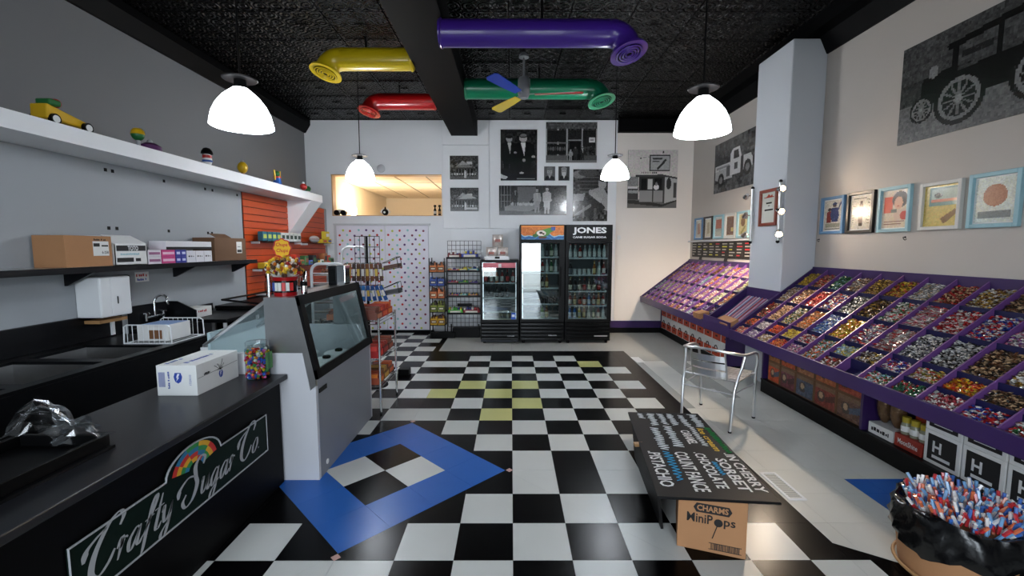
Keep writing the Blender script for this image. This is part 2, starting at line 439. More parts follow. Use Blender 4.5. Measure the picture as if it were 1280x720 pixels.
# furred ledge with its boxed bracket
led = struct(MB().box(XL+.002, -3.0, YF, 7.09, 2.302, 2.415).build('trim_1', 'board_white'))
MB().hull([(-3.399, 6.73, 2.302), (-3.012, 6.73, 2.302), (-3.399, 6.73, 1.775)], [(-3.399, 7.085, 2.302), (-3.012, 7.085, 2.302), (-3.399, 7.085, 1.775)]).build('bracket', 'board_white', led)
OX0, OX1, OZ0, OZ1 = -3.29, -1.27, 2.175, 2.925
wb = MB().box(XL, OX0, YB, YB+.16, 0, ZC).box(OX1, XR, YB, YB+.16, 0, ZC).box(OX0, OX1, YB, YB+.16, 0, OZ0).box(OX0, OX1, YB, YB+.16, OZ1, ZC)
wall_back = struct(wb.build('wall_back', 'paint_back_lit'))
for nm, x0, x1, z0, z1 in (('wall_panel', -1.24, -.402, 1.945, 3.44), ('wall_panel', -1.24, -.402, 3.448, 3.88), ('wall_panel', -.392, 1.915, 1.945, 3.88)):
    MB().box(x0, x1, YB-.03, YB-.001, z0, z1).build(nm, 'board_white', wall_back, bevel=.003)
MB().box(-1.10, 1.9, YB-.012, YB-.001, .25, 1.79).build('wainscot_panel', 'board_white', wall_back)
MB().box(-1.10, 1.9, YB-.010, YB-.001, 1.795, 1.935).build('wainscot_panel', 'board_white', wall_back)
MB().box(1.93, XR-.002, YB-.008, YB-.001, .23, 3.66).build('wall_panel', 'paint_back_warm', wall_back)
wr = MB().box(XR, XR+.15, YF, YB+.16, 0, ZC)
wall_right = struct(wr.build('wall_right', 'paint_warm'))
clm = [(2.955, 4.80), (XR-.001, 4.80), (XR-.001, 5.46), (2.955, 5.46)]
struct(MB().prism(clm, 'z', 0, 3.77).build('wall_column', 'paint_column', bevel=.012))
# shop front behind the camera: window and open door
wf = MB()
for x0, x1, z0, z1 in ((XL, -1.9, 0, ZC), (-1.9, -.5, 0, .5), (-1.9, -.5, 2.9, ZC), (-.5, .22, 0, ZC), (.22, 1.12, 2.9, ZC), (1.12, XR, 0, ZC)):
    wf.box(x0, x1, YF-.12, YF, z0, z1)
wall_front = struct(wf.build('wall_front', 'paint_dark'))
w1 = MB()
for x in (-1.9, -.55): w1.box(x, x+.05, YF-.1, YF-.03, .5, 2.9)
w1.box(-1.9, -.5, YF-.1, YF-.03, .5, .55).box(-1.9, -.5, YF-.1, YF-.03, 2.85, 2.9)
struct(w1.build('window_1', 'black_metal'))
d2 = MB().box(.22, .27, YF-.1, YF-.03, 0, 2.9).box(1.07, 1.12, YF-.1, YF-.03, 0, 2.9).box(.27, 1.07, YF-.1, YF-.03, 2.2, 2.26).box(.27, 1.07, YF-.1, YF-.03, 2.85, 2.9)
struct(d2.build('door_2', 'black_metal'))
struct(MB().box(-14, 14, -16, YF-.13, -.2, -.03).build('pavement', mat('concrete', (150, 148, 142), .8, bump=.2, bscale=8, var=.1)))
# baseboards
struct(MB().box(1.66, XR-.36, YB-.02, YB-.009, .095, .225).build('baseboard_back', 'purple'))
struct(MB().box(1.66, XR-.36, YB-.03, YB-.009, 0, .094).build('baseboard_back_cove', 'black_plastic'))
struct(MB().box(-3.39, -1.45, YB-.03, YB-.001, 0, .05).build('baseboard_left', 'black_plastic'))
# dark mouldings below the ceiling
tr = struct(MB().prism([(XL+.001, 3.66), (XL+.03, 3.66), (XL+.12, 3.80), (XL+.12, 3.884), (XL+.001, 3.884)], 'y', YF, YB-.001).build('trim_2', 'paint_black'))
struct(MB().prism([(XR-.001, 3.615), (XR-.02, 3.615), (XR-.10, 3.78), (XR-.10, 3.884), (XR-.001, 3.884)][::-1], 'y', YF, YB-.001).build('trim_3', 'paint_black'))
struct(MB().box(1.93, XR-.1, YB-.1, YB-.001, 3.66, 3.884).build('trim_4', 'paint_black'))
# ---- ceiling ---------------------------------------------------
ceiling = struct(MB().box(XL, XR, YF-.1, YB+.16, ZC+.006, ZC+.12).build('ceiling', 'paint_black'))
pm = MB()
S, b1, b2 = .605, .02, .034
ring = lambda h, z: [(-S/2+h, -S/2+h, z), (S/2-h, -S/2+h, z), (S/2-h, S/2-h, z), (-S/2+h, S/2-h, z)]
rg = [ring(0, .012), ring(.004, 0), ring(b1, 0), ring(b2, .007), ring(S*.5-.06, .007), ring(S*.5-.05, -.0)]
for a, b in zip(rg, rg[1:]):
    for i in range(4): pm._add([a[i], a[(i+1) % 4], b[(i+1) % 4], b[i]], [(3, 2, 1, 0)])
pm._add(rg[-1], [(3, 2, 1, 0)])
pme = pm.mesh('tin_panel', MATS['tin'])
nx, ny = 12, 16
for a in range(nx):
    for b in range(ny):
        o = bpy.data.objects.new('tin_panel', pme); COL.objects.link(o); o.parent = ceiling
        o.location = Vector((XL+.06+(a+.5)*.61, YB-.02-(b+.5)*.61, ZC-.006))-ceiling.location
        if o.location.x+ceiling.location.x > XR-.3 or o.location.y+ceiling.location.y < YF+.25: bpy.data.objects.remove(o)
# black trunk beam
struct(MB().box(-1.08, -.605, YF, YB-.032, 3.603, ZC-.008).build('trim_5', mat('beam_black', (6, 6, 7), .7, bump=.05, var=.2, spec=.1), bevel=.006))
# ---- back room seen over the partition -------------------------
br = MB().box(-3.62, -3.5, YB+.16, 12.6, OZ0-.02, 3.1).box(-3.5, -.9, 12.5, 12.6, OZ0-.02, 3.1).box(-1.0, -.9, YB+.16, 12.5, OZ0-.02, 3.1).box(-3.62, -.9, YB+.16, 12.6, OZ0-.1, OZ0-.02)
room = struct(br.build('wall_backroom', mat('paint_cream', (236, 222, 198), .6)))
bc = struct(MB().box(-3.5, -1.0, YB+.16, 12.5, 2.985, 3.1).build('ceiling_backroom', 'tbar'))
cp = MB().box(-.288, .288, -.588, .588, -.006, .004).mesh('ceiling_panel', MATS['ceiling_tile'])
for a in range(4):
    for b in range(4):
        o = bpy.data.objects.new('ceiling_panel', cp); COL.objects.link(o); o.parent = bc
        o.location = Vector((-3.19+a*.61, 8.95+b*1.21, 2.979))-bc.location
struct(MB().box(OX0, OX0+.02, YB+.001, YB+.159, OZ0, OZ1).box(OX0, OX1, YB+.001, YB+.159, OZ0, OZ0+.012).box(OX0, OX1, YB-.01, YB+.159, OZ1-.015, OZ1).build('trim_6', mat('jamb', (206, 170, 128), .5, var=.08)))
# backroom wall light
t = thing('wall_sconce', 'glowing wall lamp in the warm room behind the high opening', 'lamp', (-3.5, 9.6, 2.25))
MB().box(-3.499, -3.47, 9.52, 9.68, 2.30, 2.46).build('mount', 'white_metal', t)
MB().lathe([(.04, 0), (.07, .06), (.06, .18)], (-3.40, 9.6, 2.28), 14).build('shade', mat('sconce_glow', (255, 232, 196), .4, emit=14.), t, smooth=True)
light('backroom_lamp', 'POINT', (-3.1, 9.6, 2.62), BACKROOM_W, (1, .88, .70), shadow_soft_size=.12)
light('backroom_panel', 'POINT', (-1.9, 10.0, 2.35), BACKROOM_W*.5, (1, .92, .82), shadow_soft_size=.2)
# ================================================================ CEILING THINGS
def duct(name, label, m, X0, X1, Y, Z, r, drop, fl, end=None):
    """painted round duct branching from the trunk beam, elbow and a round grille turned down"""
    t = thing(name, label, 'duct', (X0, Y, Z-r), group='painted ducts under the tin ceiling')
    s = 1 if X1 > X0 else -1; R = r*1.25
    dv = Vector((s*.2, -.22*fl, -.9)).normalized(); P0, P1 = Vector((X1-s*R*1.1, Y, Z)), Vector((X1-s*.02, Y, Z)); P2 = P1+dv*R*.95
    MB().tube([(X0, Y, Z), tuple(P0-Vector((s*.001, 0, 0)))], r, 24).build('pipe', m, t, smooth=True)
    el = [P0*(1-k)**2+P1*(2*k*(1-k))+P2*k*k for k in [j/9 for j in range(10)]]; l = dv; el.append(P2+dv*drop)
    MB().tube(el, r*1.005, 24).build('elbow', m, t, smooth=True)
    e = Vector(el[-1]); 
    MB().cyl(e-l*.012, e+l*.012, r*1.38, r*1.45, 28).build('flange', m, t, smooth=True)
    g = e+l*.013
    q = l.orthogonal().normalized(); w = l.cross(q)
    gr = MB().cyl(g-l*.004, g+l*.002, r*1.05, n=24); gr.build('throat', 'black_plastic', t)
    for i, rr in enumerate((.95, .72, .5, .28)):
        MB().tube([g+l*.006+(q*math.cos(2*math.pi*k/24)+w*math.sin(2*math.pi*k/24))*rr*r for k in range(24)], .008, 6, closed=True).build('grille_ring', m, t, smooth=True)
    for xx in ([X0+s*.02] if end is None else end): MB().tube([(xx+s*.0, Y+math.cos(a)*r*1.02, Z+math.sin(a)*r*1.02) for a in [2*math.pi*k/24 for k in range(24)]], .008, 6, closed=True).build('seam_band', m, t, smooth=True)
    xh = X0+(X1-X0)*.55
    MB().box(xh-.012, xh+.012, Y-.006, Y+.006, Z+r*.9, ZC+.004).build('hanger', 'black_metal', t)
    return t
duct('air_duct', 'purple round duct with a grille, nearest of the ceiling ducts', 'purple_paint', -.64, 1.02, 4.10, 3.49, .115, .05, 1)
duct('air_duct', 'yellow round duct branching left from the black ceiling beam', 'yellow_paint', -1.081, -2.02, 5.06, 3.66, .118, .02, 1)
duct('air_duct', 'dark red round duct at the far left of the ceiling beam', 'red_paint', -1.081, -2.02, 6.53, 3.68, .112, .02, 1)
duct('air_duct', 'green round duct behind the ceiling fan', 'green_paint', -.604, 1.16, 5.95, 3.655, .125, .02, 1)
# fan
fx, fy = .152, 5.41
t = thing('ceiling_fan', 'ceiling fan on a grey rod with blue, yellow and red blades', 'fan', (fx, fy, 3.34))
MB().lathe([(.0, .06), (.02, .06), (.055, .03), (.06, 0)][::-1], (fx, fy, 3.825), 16).build('canopy', 'grey_lead', t, smooth=True)
MB().cyl((fx, fy, 3.60), (fx, fy, 3.84), .012).build('rod', 'grey_lead', t, smooth=True)
MB().lathe([(.02, .24), (.06, .235), (.072, .21), (.072, .05), (.055, .02), (.05, 0), (.0, 0)][::-1], (fx, fy, 3.36), 20).build('motor', 'grey_lead', t, smooth=True)
for ang, m in ((-7, 'red_paint'), (121, 'yellow_paint'), (238, 'blue_paint')):
    a = math.radians(ang); M = Matrix.Translation((fx, fy, 3.40)) @ Matrix.Rotation(a, 4, 'Z') @ Matrix.Rotation(math.radians(12), 4, 'X')
    pts = [(.13, -.045), (.3, -.06), (.66, -.075), (.70, -.05), (.70, .05), (.66, .075), (.3, .06), (.13, .045)]
    bl = MB().prism(pts, 'z', -.004, .004).xf(M).build('blade', m, t)
    MB().box(.05, .2, -.02, .02, .004, .012).xf(M).build('blade_arm', 'grey_lead', bl)
# pendants
def pendant():
    t = thing('pendant_lamp', '-', 'pendant lamp', (0, 0, 0), group='white glass pendant lamps')
    MB().cyl((0, 0, .30), (0, 0, 1.35), .006, n=8).build('cord', 'black_plastic', t)
    MB().lathe([(.0, 0), (.095, .0), (.1, .006), (.06, .02), (.03, .024), (0, .024)], (0, 0, .283), 24).build('cap_disc', 'black_metal', t, smooth=True)
    MB().lathe([(.05, 0), (.036, .035), (.034, .06), (.03, .066)], (0, 0, .222), 16).build('socket', 'black_metal', t, smooth=True)
    pr = [(.18, 0), (.178, .02), (.165, .075), (.14, .13), (.105, .178), (.07, .21), (.052, .225), (.045, .232)]
    MB().lathe(pr+[(r-.006, z-.004) for r, z in pr[::-1]], (0, 0, 0), 36, caps=False).build('shade', 'shade_glass', t, smooth=60)
    return t
pt0 = pendant()
for n, (x, y, z, lb) in enumerate(((-1.701, 2.867, 2.355, 'large white pendant lamp over the service counter, nearest on the left'), (1.283, 3.036, 2.36, 'large white pendant lamp before the white column, nearest on the right'),
        (-1.936, 5.755, 2.475, 'white pendant lamp hanging before the high opening in the back wall'), (1.334, 5.756, 2.48, 'white pendant lamp hanging before the seated-man photograph above the coolers'))):
    o = pt0 if n == 0 else copy_tree(pt0)
    o.location = (x, y, z); o['label'] = lb
    c = [k for k in o.children if k.name.startswith('cord')][0]; c.scale = (1, 1, 1); 
    zz = (ZC-z-.30)/1.05; c.scale = (1, 1, zz); c.location = (0, 0, .30-.30*zz)
    if n > 1:
        sh = [k for k in o.children if k.name.startswith('shade')][0]; sh.data = sh.data.copy(); sh.data.materials[0] = MATS['shade_glass_far']
# ================================================================ BACK WALL PRINTS
def board(name, label, x0, x1, z0, z1, cv, y=YB-.031, group='black-and-white photo boards on the back wall', th=.018):
    t = thing(name, label, 'photograph', ((x0+x1)/2, y, z0), group=group)
    MB().box(x0, x1, y-th, y, z0, z1).build('backing', 'frame_black', t)
    cv.build('photo', 'print_gloss', t, (x0, y-th-.001, z1), (x1-x0, 0, 0), (0, 0, z0-z1))
    return t
def person_fig(c, u, v, h, coat=25, shirt=210, face=170, legs=None, w=1.):
    """u centre, v top of head, h height in v"""
    a = c.h/c.w; hw = h*a*w
    c.poly([(u-hw*.13, v+h*.20), (u-hw*.06, v+h*.15), (u+hw*.06, v+h*.15), (u+hw*.13, v+h*.20), (u+hw*.15, v+h*.5), (u+hw*.1, v+h*.56), (u-hw*.1, v+h*.56), (u-hw*.15, v+h*.5)], coat)
    c.poly([(u-hw*.1, v+h*.5), (u+hw*.1, v+h*.5), (u+hw*.08, v+h), (u+hw*.02, v+h), (u, v+h*.62), (u-hw*.02, v+h), (u-hw*.08, v+h)], coat if legs is None else legs)
    c.poly([(u-hw*.03, v+h*.16), (u+hw*.03, v+h*.16), (u+hw*.012, v+h*.42)], shirt)
    c.ell(u, v+h*.075, hw*.048, h*.075, face); c.ell(u, v+h*.03, hw*.05, h*.035, coat)
def kiosk_old(seed):
    c = Cv(64, 52, 70).noise(45, seed, 3); c.rect(0, .0, 1, .3, 60).noise(30, seed+1, 2)
    c.poly([(.15, .52), (.45, .2), (.8, .5)], 120); c.poly([(.3, .4), (.45, .2), (.62, .38)], 160); c.rect(.12, .5, .85, .56, 60); c.rect(.17, .56, .82, .84, 28)
    for k in range(6): c.rect(.2+k*.1, .56, .215+k*.1, .86, 130)
    c.rect(.6, .25, .78, .36, 190); c.rect(0, .86, 1, 1, 95); c.rect(.5, .68, .58, .95, 205); c.ell(.54, .65, .03, .04, 190)
    for k in range(10): c.ell(.08+k*.09, .78, .03, .05, 150+30*(k % 3))
    return c.noise(22, seed+5)
board('wall_photo', 'small street-kiosk photograph with striped awning, upper of the pair left of the men', -1.11, -.595, 2.83, 3.25, kiosk_old(3))
c = kiosk_old(9); c.poly([(.3, .48), (.6, .26), (.95, .46)], 175); c.rect(.5, .84, .95, .92, 190)
board('wall_photo', 'small street-kiosk photograph with pale roof, lower of the pair left of the men', -1.11, -.595, 2.26, 2.68, c)
c = Cv(72, 98, 38).noise(14, 5, 4); c.rect(0, .75, 1, 1, 26); c.rect(.02, .6, .42, .78, 30); c.rect(.03, .61, .41, .77, 48)
for k in range(3): c.rect(.07, .645+k*.04, .22+.05*k, .655+k*.04, 120)
person_fig(c, .24, .12, .85, 20, 205, 165, w=1.5); person_fig(c, .62, .10, .98, 14, 220, 178, w=1.7); c.ell(.62, .115, .085, .032, 120); c.rect(.52, .125, .72, .135, 100); c.ell(.23, .14, .07, .03, 30)
c.ell(.9, .53, .05, .025, 165); c.ell(.64, .6, .045, .03, 160); c.ell(.4, .45, .04, .02, 140); c.ell(.58, .85, .06, .02, 190); c.poly([(0, .87), (.2, .93), (.14, .97), (0, .96)], 215); c.rect(.45, .955, .95, .965, 150)
board('wall_photo', 'tall photograph of two men in dark suits and hats', -.19, .47, 2.81, 3.71, c.noise(10, 2))
c = Cv(96, 74, 45).noise(20, 8, 2); c.rect(0, 0, 1, .16, 85); c.noise(22, 9, 3)
for u in (.0, .22, .40, .70, .98): c.rect(u, .16, u+.025, .95, 165)
c.rect(.02, .2, .40, .48, 30); c.rect(.45, .2, .56, .42, 35); c.rect(.58, .2, .69, .42, 35); c.rect(.72, .2, .97, .6, 32); c.rect(0, .5, .42, .53, 120); c.rect(.44, .43, .7, .46, 150); c.rect(.02, .55, .4, .8, 24)
for k in range(8): c.ell(.05+k*.045, .66, .018, .05, 70+20*(k % 3))
c.rect(.46, .47, .68, .97, 15); c.rect(.84, .38, .96, .5, 225); c.rect(.86, .42, .94, .43, 80); c.rect(.86, .45, .94, .46, 80); c.rect(0, .82, .42, .96, 95); c.rect(.7, .82, 1, .96, 80); c.rect(0, .95, 1, 1, 125)
person_fig(c, .485, .68, .28, 150, 190, 160, w=1.4); person_fig(c, .72, .62, .33, 40, 190, 150, w=1.4); person_fig(c, .58, .6, .35, 45, 60, 120, w=1.3)
board('wall_photo', 'wide photograph of an old shop front with big windows', .63, 1.55, 3.13, 3.84, c.noise(10, 3))
for n, (x0, x1, lb) in enumerate(((.60, .80, 'tiny portrait of a bearded man, left of the two small portraits'), (.86, 1.06, 'tiny portrait of a white-bearded man, right of the two small portraits'))):
    c = Cv(26, 32, 95 if n == 0 else 60); c.poly([(.02, 1), (.15, .72), (.5, .62), (.9, .75), (1, 1)], 22); c.ell(.5, .36, .24, .27, 175); c.ell(.5, .17, .26, .13, 150 if n else 120); c.ell(.5, .55, .2, .16, 205 if n else 150)
    c.rect(.36, .33, .45, .37, 60); c.rect(.55, .33, .64, .37, 60); c.poly([(.42, .65), (.6, .65), (.5, .9)], 225)
    board('portrait_photo', lb, x0, x1, 2.81, 3.06, c.noise(10, n))
c = Cv(110, 48, 40).noise(10, 4, 3); c.rect(.0, 0, .18, .75, 28)
for k in range(4): c.rect(.03+k*.045, 0, .036+k*.045, .75, 120)
for k in range(3): c.rect(.02, .12+.2*k, .18, .135+.2*k, 115)
c.rect(.27, .05, .55, .6, 105); c.poly([(.4, .65), (.6, .2), (.66, .25), (.5, .7)], 22); c.rect(0, .86, 1, 1, 95); c.poly([(.08, .72), (.2, .64), (.56, .62), (.6, .72), (.45, .88), (.08, .85)], 135)
for k in range(9): c.ell(.2+k*.04, .62+.02*(k % 2), .025, .05, 165+15*(k % 2))
c.rect(.36, .88, .62, 1, 110); c.rect(.86, .66, .99, .9, 75)
person_fig(c, .24, .13, .55, 35, 170, 160, w=1.2); person_fig(c, .565, .12, .8, 165, 190, 150, 150, w=1.2); person_fig(c, .71, .08, .88, 190, 200, 160, 205, w=1.2)
board('wall_photo', 'long photograph of three workers at a candy-making table', -.22, 1.01, 2.19, 2.72, c.noise(9, 7))
c = Cv(66, 96, 60).noise(40, 11, 4); c.rect(.2, .12, .85, .5, 48)
for k in range(5): c.rect(.2, .15+k*.07, .8, .165+k*.07, 95)
c.ell(.18, .1, .2, .08, 130); c.ell(.45, .07, .3, .07, 80); c.poly([(.55, .4), (.85, .32), (1, .5), (1, .8), (.75, .75), (.6, .6)], 165); c.ell(.84, .27, .12, .11, 165); c.ell(.86, .19, .14, .05, 60); c.poly([(.3, .6), (.7, .55), (.95, .75), (.5, .95), (.1, .8)], 50); c.line(.5, .44, .8, .6, .05, 175); c.line(.5, .44, .8, .38, .04, 160)
c.poly([(0, .48), (.35, .46), (.3, .6), (0, .62)], 150); c.rect(.28, .7, .34, .95, 120); c.rect(.6, .75, .68, .98, 85); c.line(.05, .9, .5, .7, .03, 130)
board('wall_photo', 'tall photograph of a seated man beside a machine, right above the coolers', 1.13, 1.76, 2.08, 3.01, c.noise(16, 3))
c = Cv(84, 96, (214, 208, 204)); c.rect(.43, .08, .85, .36, 60); c.rect(.45, .10, .83, .345, 175); c.line(.5, .15, .68, .15, .012, 70); c.line(.5, .2, .62, .2, .01, 80); c.line(.6, .32, .75, .18, .02, 60); c.ell(.7, .04, .015, .02, 30); c.line(.25, .14, .42, .12, .004, 120); c.ell(.25, .145, .015, .015, 30)
c.rect(0, .46, .22, .62, 140); c.noise(10, 6, 2); c.rect(0, .64, .22, .85, 60); c.rect(0, .64, .2, .67, 225)
for k in range(5): c.ell(.03+k*.04, .72, .02, .03, 170)
c.rect(0, .85, 1, 1, 105); c.poly([(0, .86), (.35, .88), (.72, .94), (1, .84), (1, .88), (.7, .98), (0, .92)], 45)
c.poly([(.16, .43), (.7, .42), (1, .47), (1, .5), (.72, .46), (.16, .47)], 70); c.rect(.23, .46, .72, .72, 48); c.rect(.24, .7, .72, .90, 150); c.poly([(.72, .46), (1, .5), (1, .86), (.75, .92)], 185); c.rect(.72, .46, .745, .92, 60); c.rect(.27, .49, .38, .69, 22); c.rect(.41, .5, .5, .68, 195); c.rect(.53, .49, .69, .69, 18); c.ell(.58, .64, .055, .045, 225); c.ell(.58, .585, .025, .03, 120); c.rect(.5, .7, .525, .9, 50); c.ell(.83, .58, .05, .1, 50); c.rect(.93, .56, .99, .82, 70)
for k in range(9): c.rect(.27+k*.036, .375, .29+k*.036, .41, 70)
board('wall_photo', 'pale photograph of a roadside candy stand with a roof sign', 2.13, 3.03, 2.32, 3.36, c, y=YB-.009, th=.014)
# smoke detector and screws on the back wall
tag(MB().lathe([(.075, 0), (.07, .02), (.05, .03), (0, .032)], (0, 0, 0), 20).xf(Matrix.Translation((-2.37, YB-.001, 3.03)) @ Matrix.Rotation(math.radians(90), 4, 'X')).build('detector', 'paint_white', smooth=True), 'round white detector on the wall above the high opening', 'detector')
# ================================================================ LEFT SIDE
def carton(name, label, x0, x1, y0, y1, z0, z1, m='cardboard', group=None, cat='box', seam=True, bev=.003):
    t = thing(name, label, cat, ((x0+x1)/2, (y0+y1)/2, z0), group=group)
    MB().box(x0, x1, y0, y1, z0, z1).build('body', m, t, bevel=bev)
    if seam: MB().box((x0+x1)/2-.0015, (x0+x1)/2+.0015, y0+.004, y1-.004, z1, z1+.0008).build('flap_seam', 'cardboard_dark' if m.startswith('card') else 'frame_white', t)
    return t
def txt(s, O, U, V, w, h, m, parent, bold=0., shear=0., name='lettering'):
    mb = MB(); text_into(mb, s, O, U, V, w, h, bold, shear); return mb.build(name, m, parent)
def scrawl(seed, O, U, V, w, h, m, parent, bold=0., shear=0., name='print_line'):
    """print too small to read in the photograph: word-like marks"""
    mb = MB(); O, U, V = Vector(O), Vector(U), Vector(V); x = 0.; r = random.Random(seed+int(w*1000)); N = U.cross(V)*.0003
    while x < w*.98:
        b = min(r.uniform(.5, .9)*h, w-x); t0 = r.uniform(0, .15)*h; t1 = h*r.uniform(.6, 1.)
        q4 = [O+U*x+V*t0, O+U*(x+b*.8)+V*t0, O+U*(x+b*.8)+V*t1, O+U*x+V*t1]
        mb.hull([p-N for p in q4], [p+N for p in q4]); x += b*(1.05 if r.random() > .2 else 1.7)
    return mb.build(name, m, parent)
PX, PZ, PY = (0, 1, 0), (0, 0, 1), (1, 0, 0)     # reading directions on +X faces / up / on -Y faces
# ---- orange slatwall
sw = thing('slatwall', 'orange slatwall panel on the left wall under the ledge', 'display panel', (XLF, 6.83, .93))
MB().box(XLF+.001, XLF+.008, 5.62, 8.04, .93, 2.292).build('backing', 'black_plastic', sw)
z = 2.29
while z > .98:
    MB().box(XLF+.008, XLF+.02, 5.62, 8.04, z-.082, z).build('slat', 'orange_slat', sw, bevel=.002); z -= .0895
# things on the slatwall
def peg_shelf(y0, y1, z, d, label):
    t = thing('clear_shelf', label, 'shelf', (XLF+.02, (y0+y1)/2, z-.006))
    MB().box(XLF+.021, XLF+.02+d, y0, y1, z-.006, z).build('shelf_board', 'glass', t)
    for y in (y0+.05, y1-.05): MB().box(XLF+.021, XLF+.02+d*.7, y-.006, y+.006, z-.035, z-.0065).build('bracket', 'white_metal', t)
    return t
def pack(name, label, x, y, z, sx, sy, sz, col, col2, group, cat='candy pack'):
    t = thing(name, label, cat, (x, y, z), group=group)
    MB().box(x-sx/2, x+sx/2, y-sy/2, y+sy/2, z, z+sz, col).build('body', 'print', t, bevel=min(sx, sy, sz)*.12)
    MB().box(x+sx/2, x+sx/2+.001, y-sy*.36, y+sy*.36, z+sz*.3, z+sz*.72, col2).build('label_print', 'print', t)
    return t
peg_shelf(5.70, 6.95, 1.68, .16, 'upper clear shelf on the orange slatwall, left end')
peg_shelf(7.05, 8.03, 1.67, .16, 'upper clear shelf on the orange slatwall beside the curtained doorway')
peg_shelf(5.70, 8.03, 1.32, .18, 'lower clear shelf on the orange slatwall')
for k in range(9):
    c = (24, 92, 110) if k < 4 else (205, 208, 204)
    pack('candy_pack', ('teal' if k < 4 else 'white')+' candy pack, '+ORD[k]+' from the left in the row on the upper slatwall shelf', XLF+.12, 5.84+k*.118, 1.681, .07, .105, .125, c, (190, 200, 90) if k < 4 else (40, 60, 50), 'candy packs on the upper slatwall shelf')
t = thing('candy_pouch', 'round shiny pouch of white candies hanging on the orange slatwall', 'candy bag', (XLF+.1, 7.42, 1.671))
MB().ball((XLF+.1, 7.42, 1.735), (.05, .17, .06), 16, 8).build('pouch', mat('foil', (200, 200, 204), .3, .3, bump=.8, bscale=30, var=.3, vscale=60), t, smooth=True)
MB().tube([(XLF+.1+.052*math.cos(a), 7.42+.17*math.cos(a)*0+.168*math.sin(a), 1.735+.0*a) for a in [math.pi*k/8-math.pi/2 for k in range(9)]], .005, 6).build('seam', 'frame_red', t)
for k, (yy, zz, s1, s2, s3, c, c2, lb) in enumerate(((7.68, 1.671, .1, .18, .07, (214, 180, 30), (190, 40, 30), 'low yellow candy box on the slatwall shelf'), (7.88, 1.671, .1, .17, .075, (220, 190, 40), (60, 60, 160), 'low yellow and blue candy box at the end of the slatwall shelf'), (7.82, 1.7465, .08, .16, .13, (228, 204, 60), (240, 240, 240), 'upright yellow carton with a white top on the low yellow boxes'))):
    pack('candy_box', lb, XLF+.12, yy, zz, s1, s2, s3, c, c2, 'yellow boxes on the slatwall')
rr = random.Random(4)
cols = [(200, 60, 40), (230, 190, 40), (60, 110, 60), (220, 220, 215), (30, 30, 32), (70, 90, 170), (150, 90, 50)]
for k in range(16):
    c, c2 = rr.sample(cols, 2)
    pack('candy_box', 'small candy box, '+ORD[k]+' from the left on the lower slatwall shelf', XLF+.13, 5.82+k*.142, 1.321, .1, .12, rr.uniform(.06, .2), c, c2, 'boxes on the lower slatwall shelf')
for k in range(6):
    y = 5.9+k*.17; t = thing('syrup_jar', 'small glass jar, '+ORD[k]+' from the left under the lower slatwall shelf', 'jar', (XLF+.12, y, 1.0), group='jars under the slatwall shelf')
    MB().lathe([(.0, 0), (.035, 0), (.038, .02), (.038, .12), (.02, .16), (.018, .19)], (XLF+.12, y, 1.0), 12).build('jar_body', 'glass', t, smooth=True)
    MB().lathe([(.022, 0), (.022, .03), (0, .03)], (XLF+.12, y, 1.19), 12).build('lid', 'black_plastic', t, smooth=True)
peg_shelf(5.75, 6.95, 1.0, .18, 'lowest clear shelf on the orange slatwall with jars')
# ---- stainless wall shelf
t = thing('steel_shelf', 'long stainless wall shelf holding boxes above the sinks', 'shelf', (-3.27, 3.7, 1.42))
MB().box(XLF+.001, -3.13, 1.6, 5.43, 1.432, 1.449).build('shelf_top', 'steel', t)
MB().box(-3.134, -3.128, 1.6, 5.43, 1.405, 1.449).build('front_lip', 'steel_dark', t)
for y in (2.2, 3.35, 4.43, 5.36):
    MB().prism([(XLF+.001, 1.431), (-3.15, 1.431), (-3.15, 1.415), (XLF+.02, 1.30), (XLF+.001, 1.30)], 'y', y-.012, y+.012).build('bracket', 'steel_dark', t)
SZ = 1.4495
b = carton('carton', 'brown cardboard carton with a white shipping label, nearest on the steel shelf', -3.38, -3.15, 3.12, 3.487, SZ, 1.68)
MB().box(-3.1499, -3.149, 3.33, 3.46, 1.53, 1.64).build('shipping_label', 'paper_white', b)
txt('6-258', (-3.1485, 3.40, 1.545), PX, PZ, .055, .022, 'ink_black', b, .02); scrawl(7, (-3.1485, 3.34, 1.645), PX, PZ, .1, .016, 'ink_black', b)
MB().box(-3.1488, -3.1484, 3.335, 3.385, 1.60, 1.625).box(-3.1488, -3.1484, 3.40, 3.455, 1.60, 1.612).build('barcode', 'ink_black', b)
b = thing('carton', 'white cardboard carton with raised open flaps on the steel shelf', 'box', (-3.26, 3.66, SZ))
x0, x1, y0, y1 = -3.38, -3.145, 3.505, 3.815
bx = MB().box(x0, x1, y0, y0+.006, SZ, 1.62).box(x0, x1, y1-.006, y1, SZ, 1.62).box(x0, x0+.006, y0, y1, SZ, 1.62).box(x1-.006, x1, y0, y1, SZ, 1.62).box(x0, x1, y0, y1, SZ, SZ+.006)
bx.build('body', 'paper_white', b)
MB().hull([(x1, y0, 1.62), (x1, y1, 1.62), (x1, y1, 1.625), (x1, y0, 1.625)], [(x1-.11, y0+.01, 1.69), (x1-.11, y1-.03, 1.69), (x1-.11, y1-.03, 1.695), (x1-.11, y0+.01, 1.695)]).build('flap', 'paper_white', b)
MB().hull([(x0, y0, 1.62), (x1, y0, 1.62), (x1, y0, 1.625), (x0, y0, 1.625)], [(x0, y0-.06, 1.68), (x1-.05, y0-.06, 1.68), (x1-.05, y0-.06, 1.685), (x0, y0-.06, 1.685)]).build('flap', 'paper_white', b)
MB().box(x1+.0001, x1+.001, y0+.015, y1-.015, 1.565, 1.61).build('print_band', 'ink_black', b)
txt('TOTO', (x1+.0015, y0+.12, 1.567), PX, PZ, .1, .04, 'ink_white', b, .03)
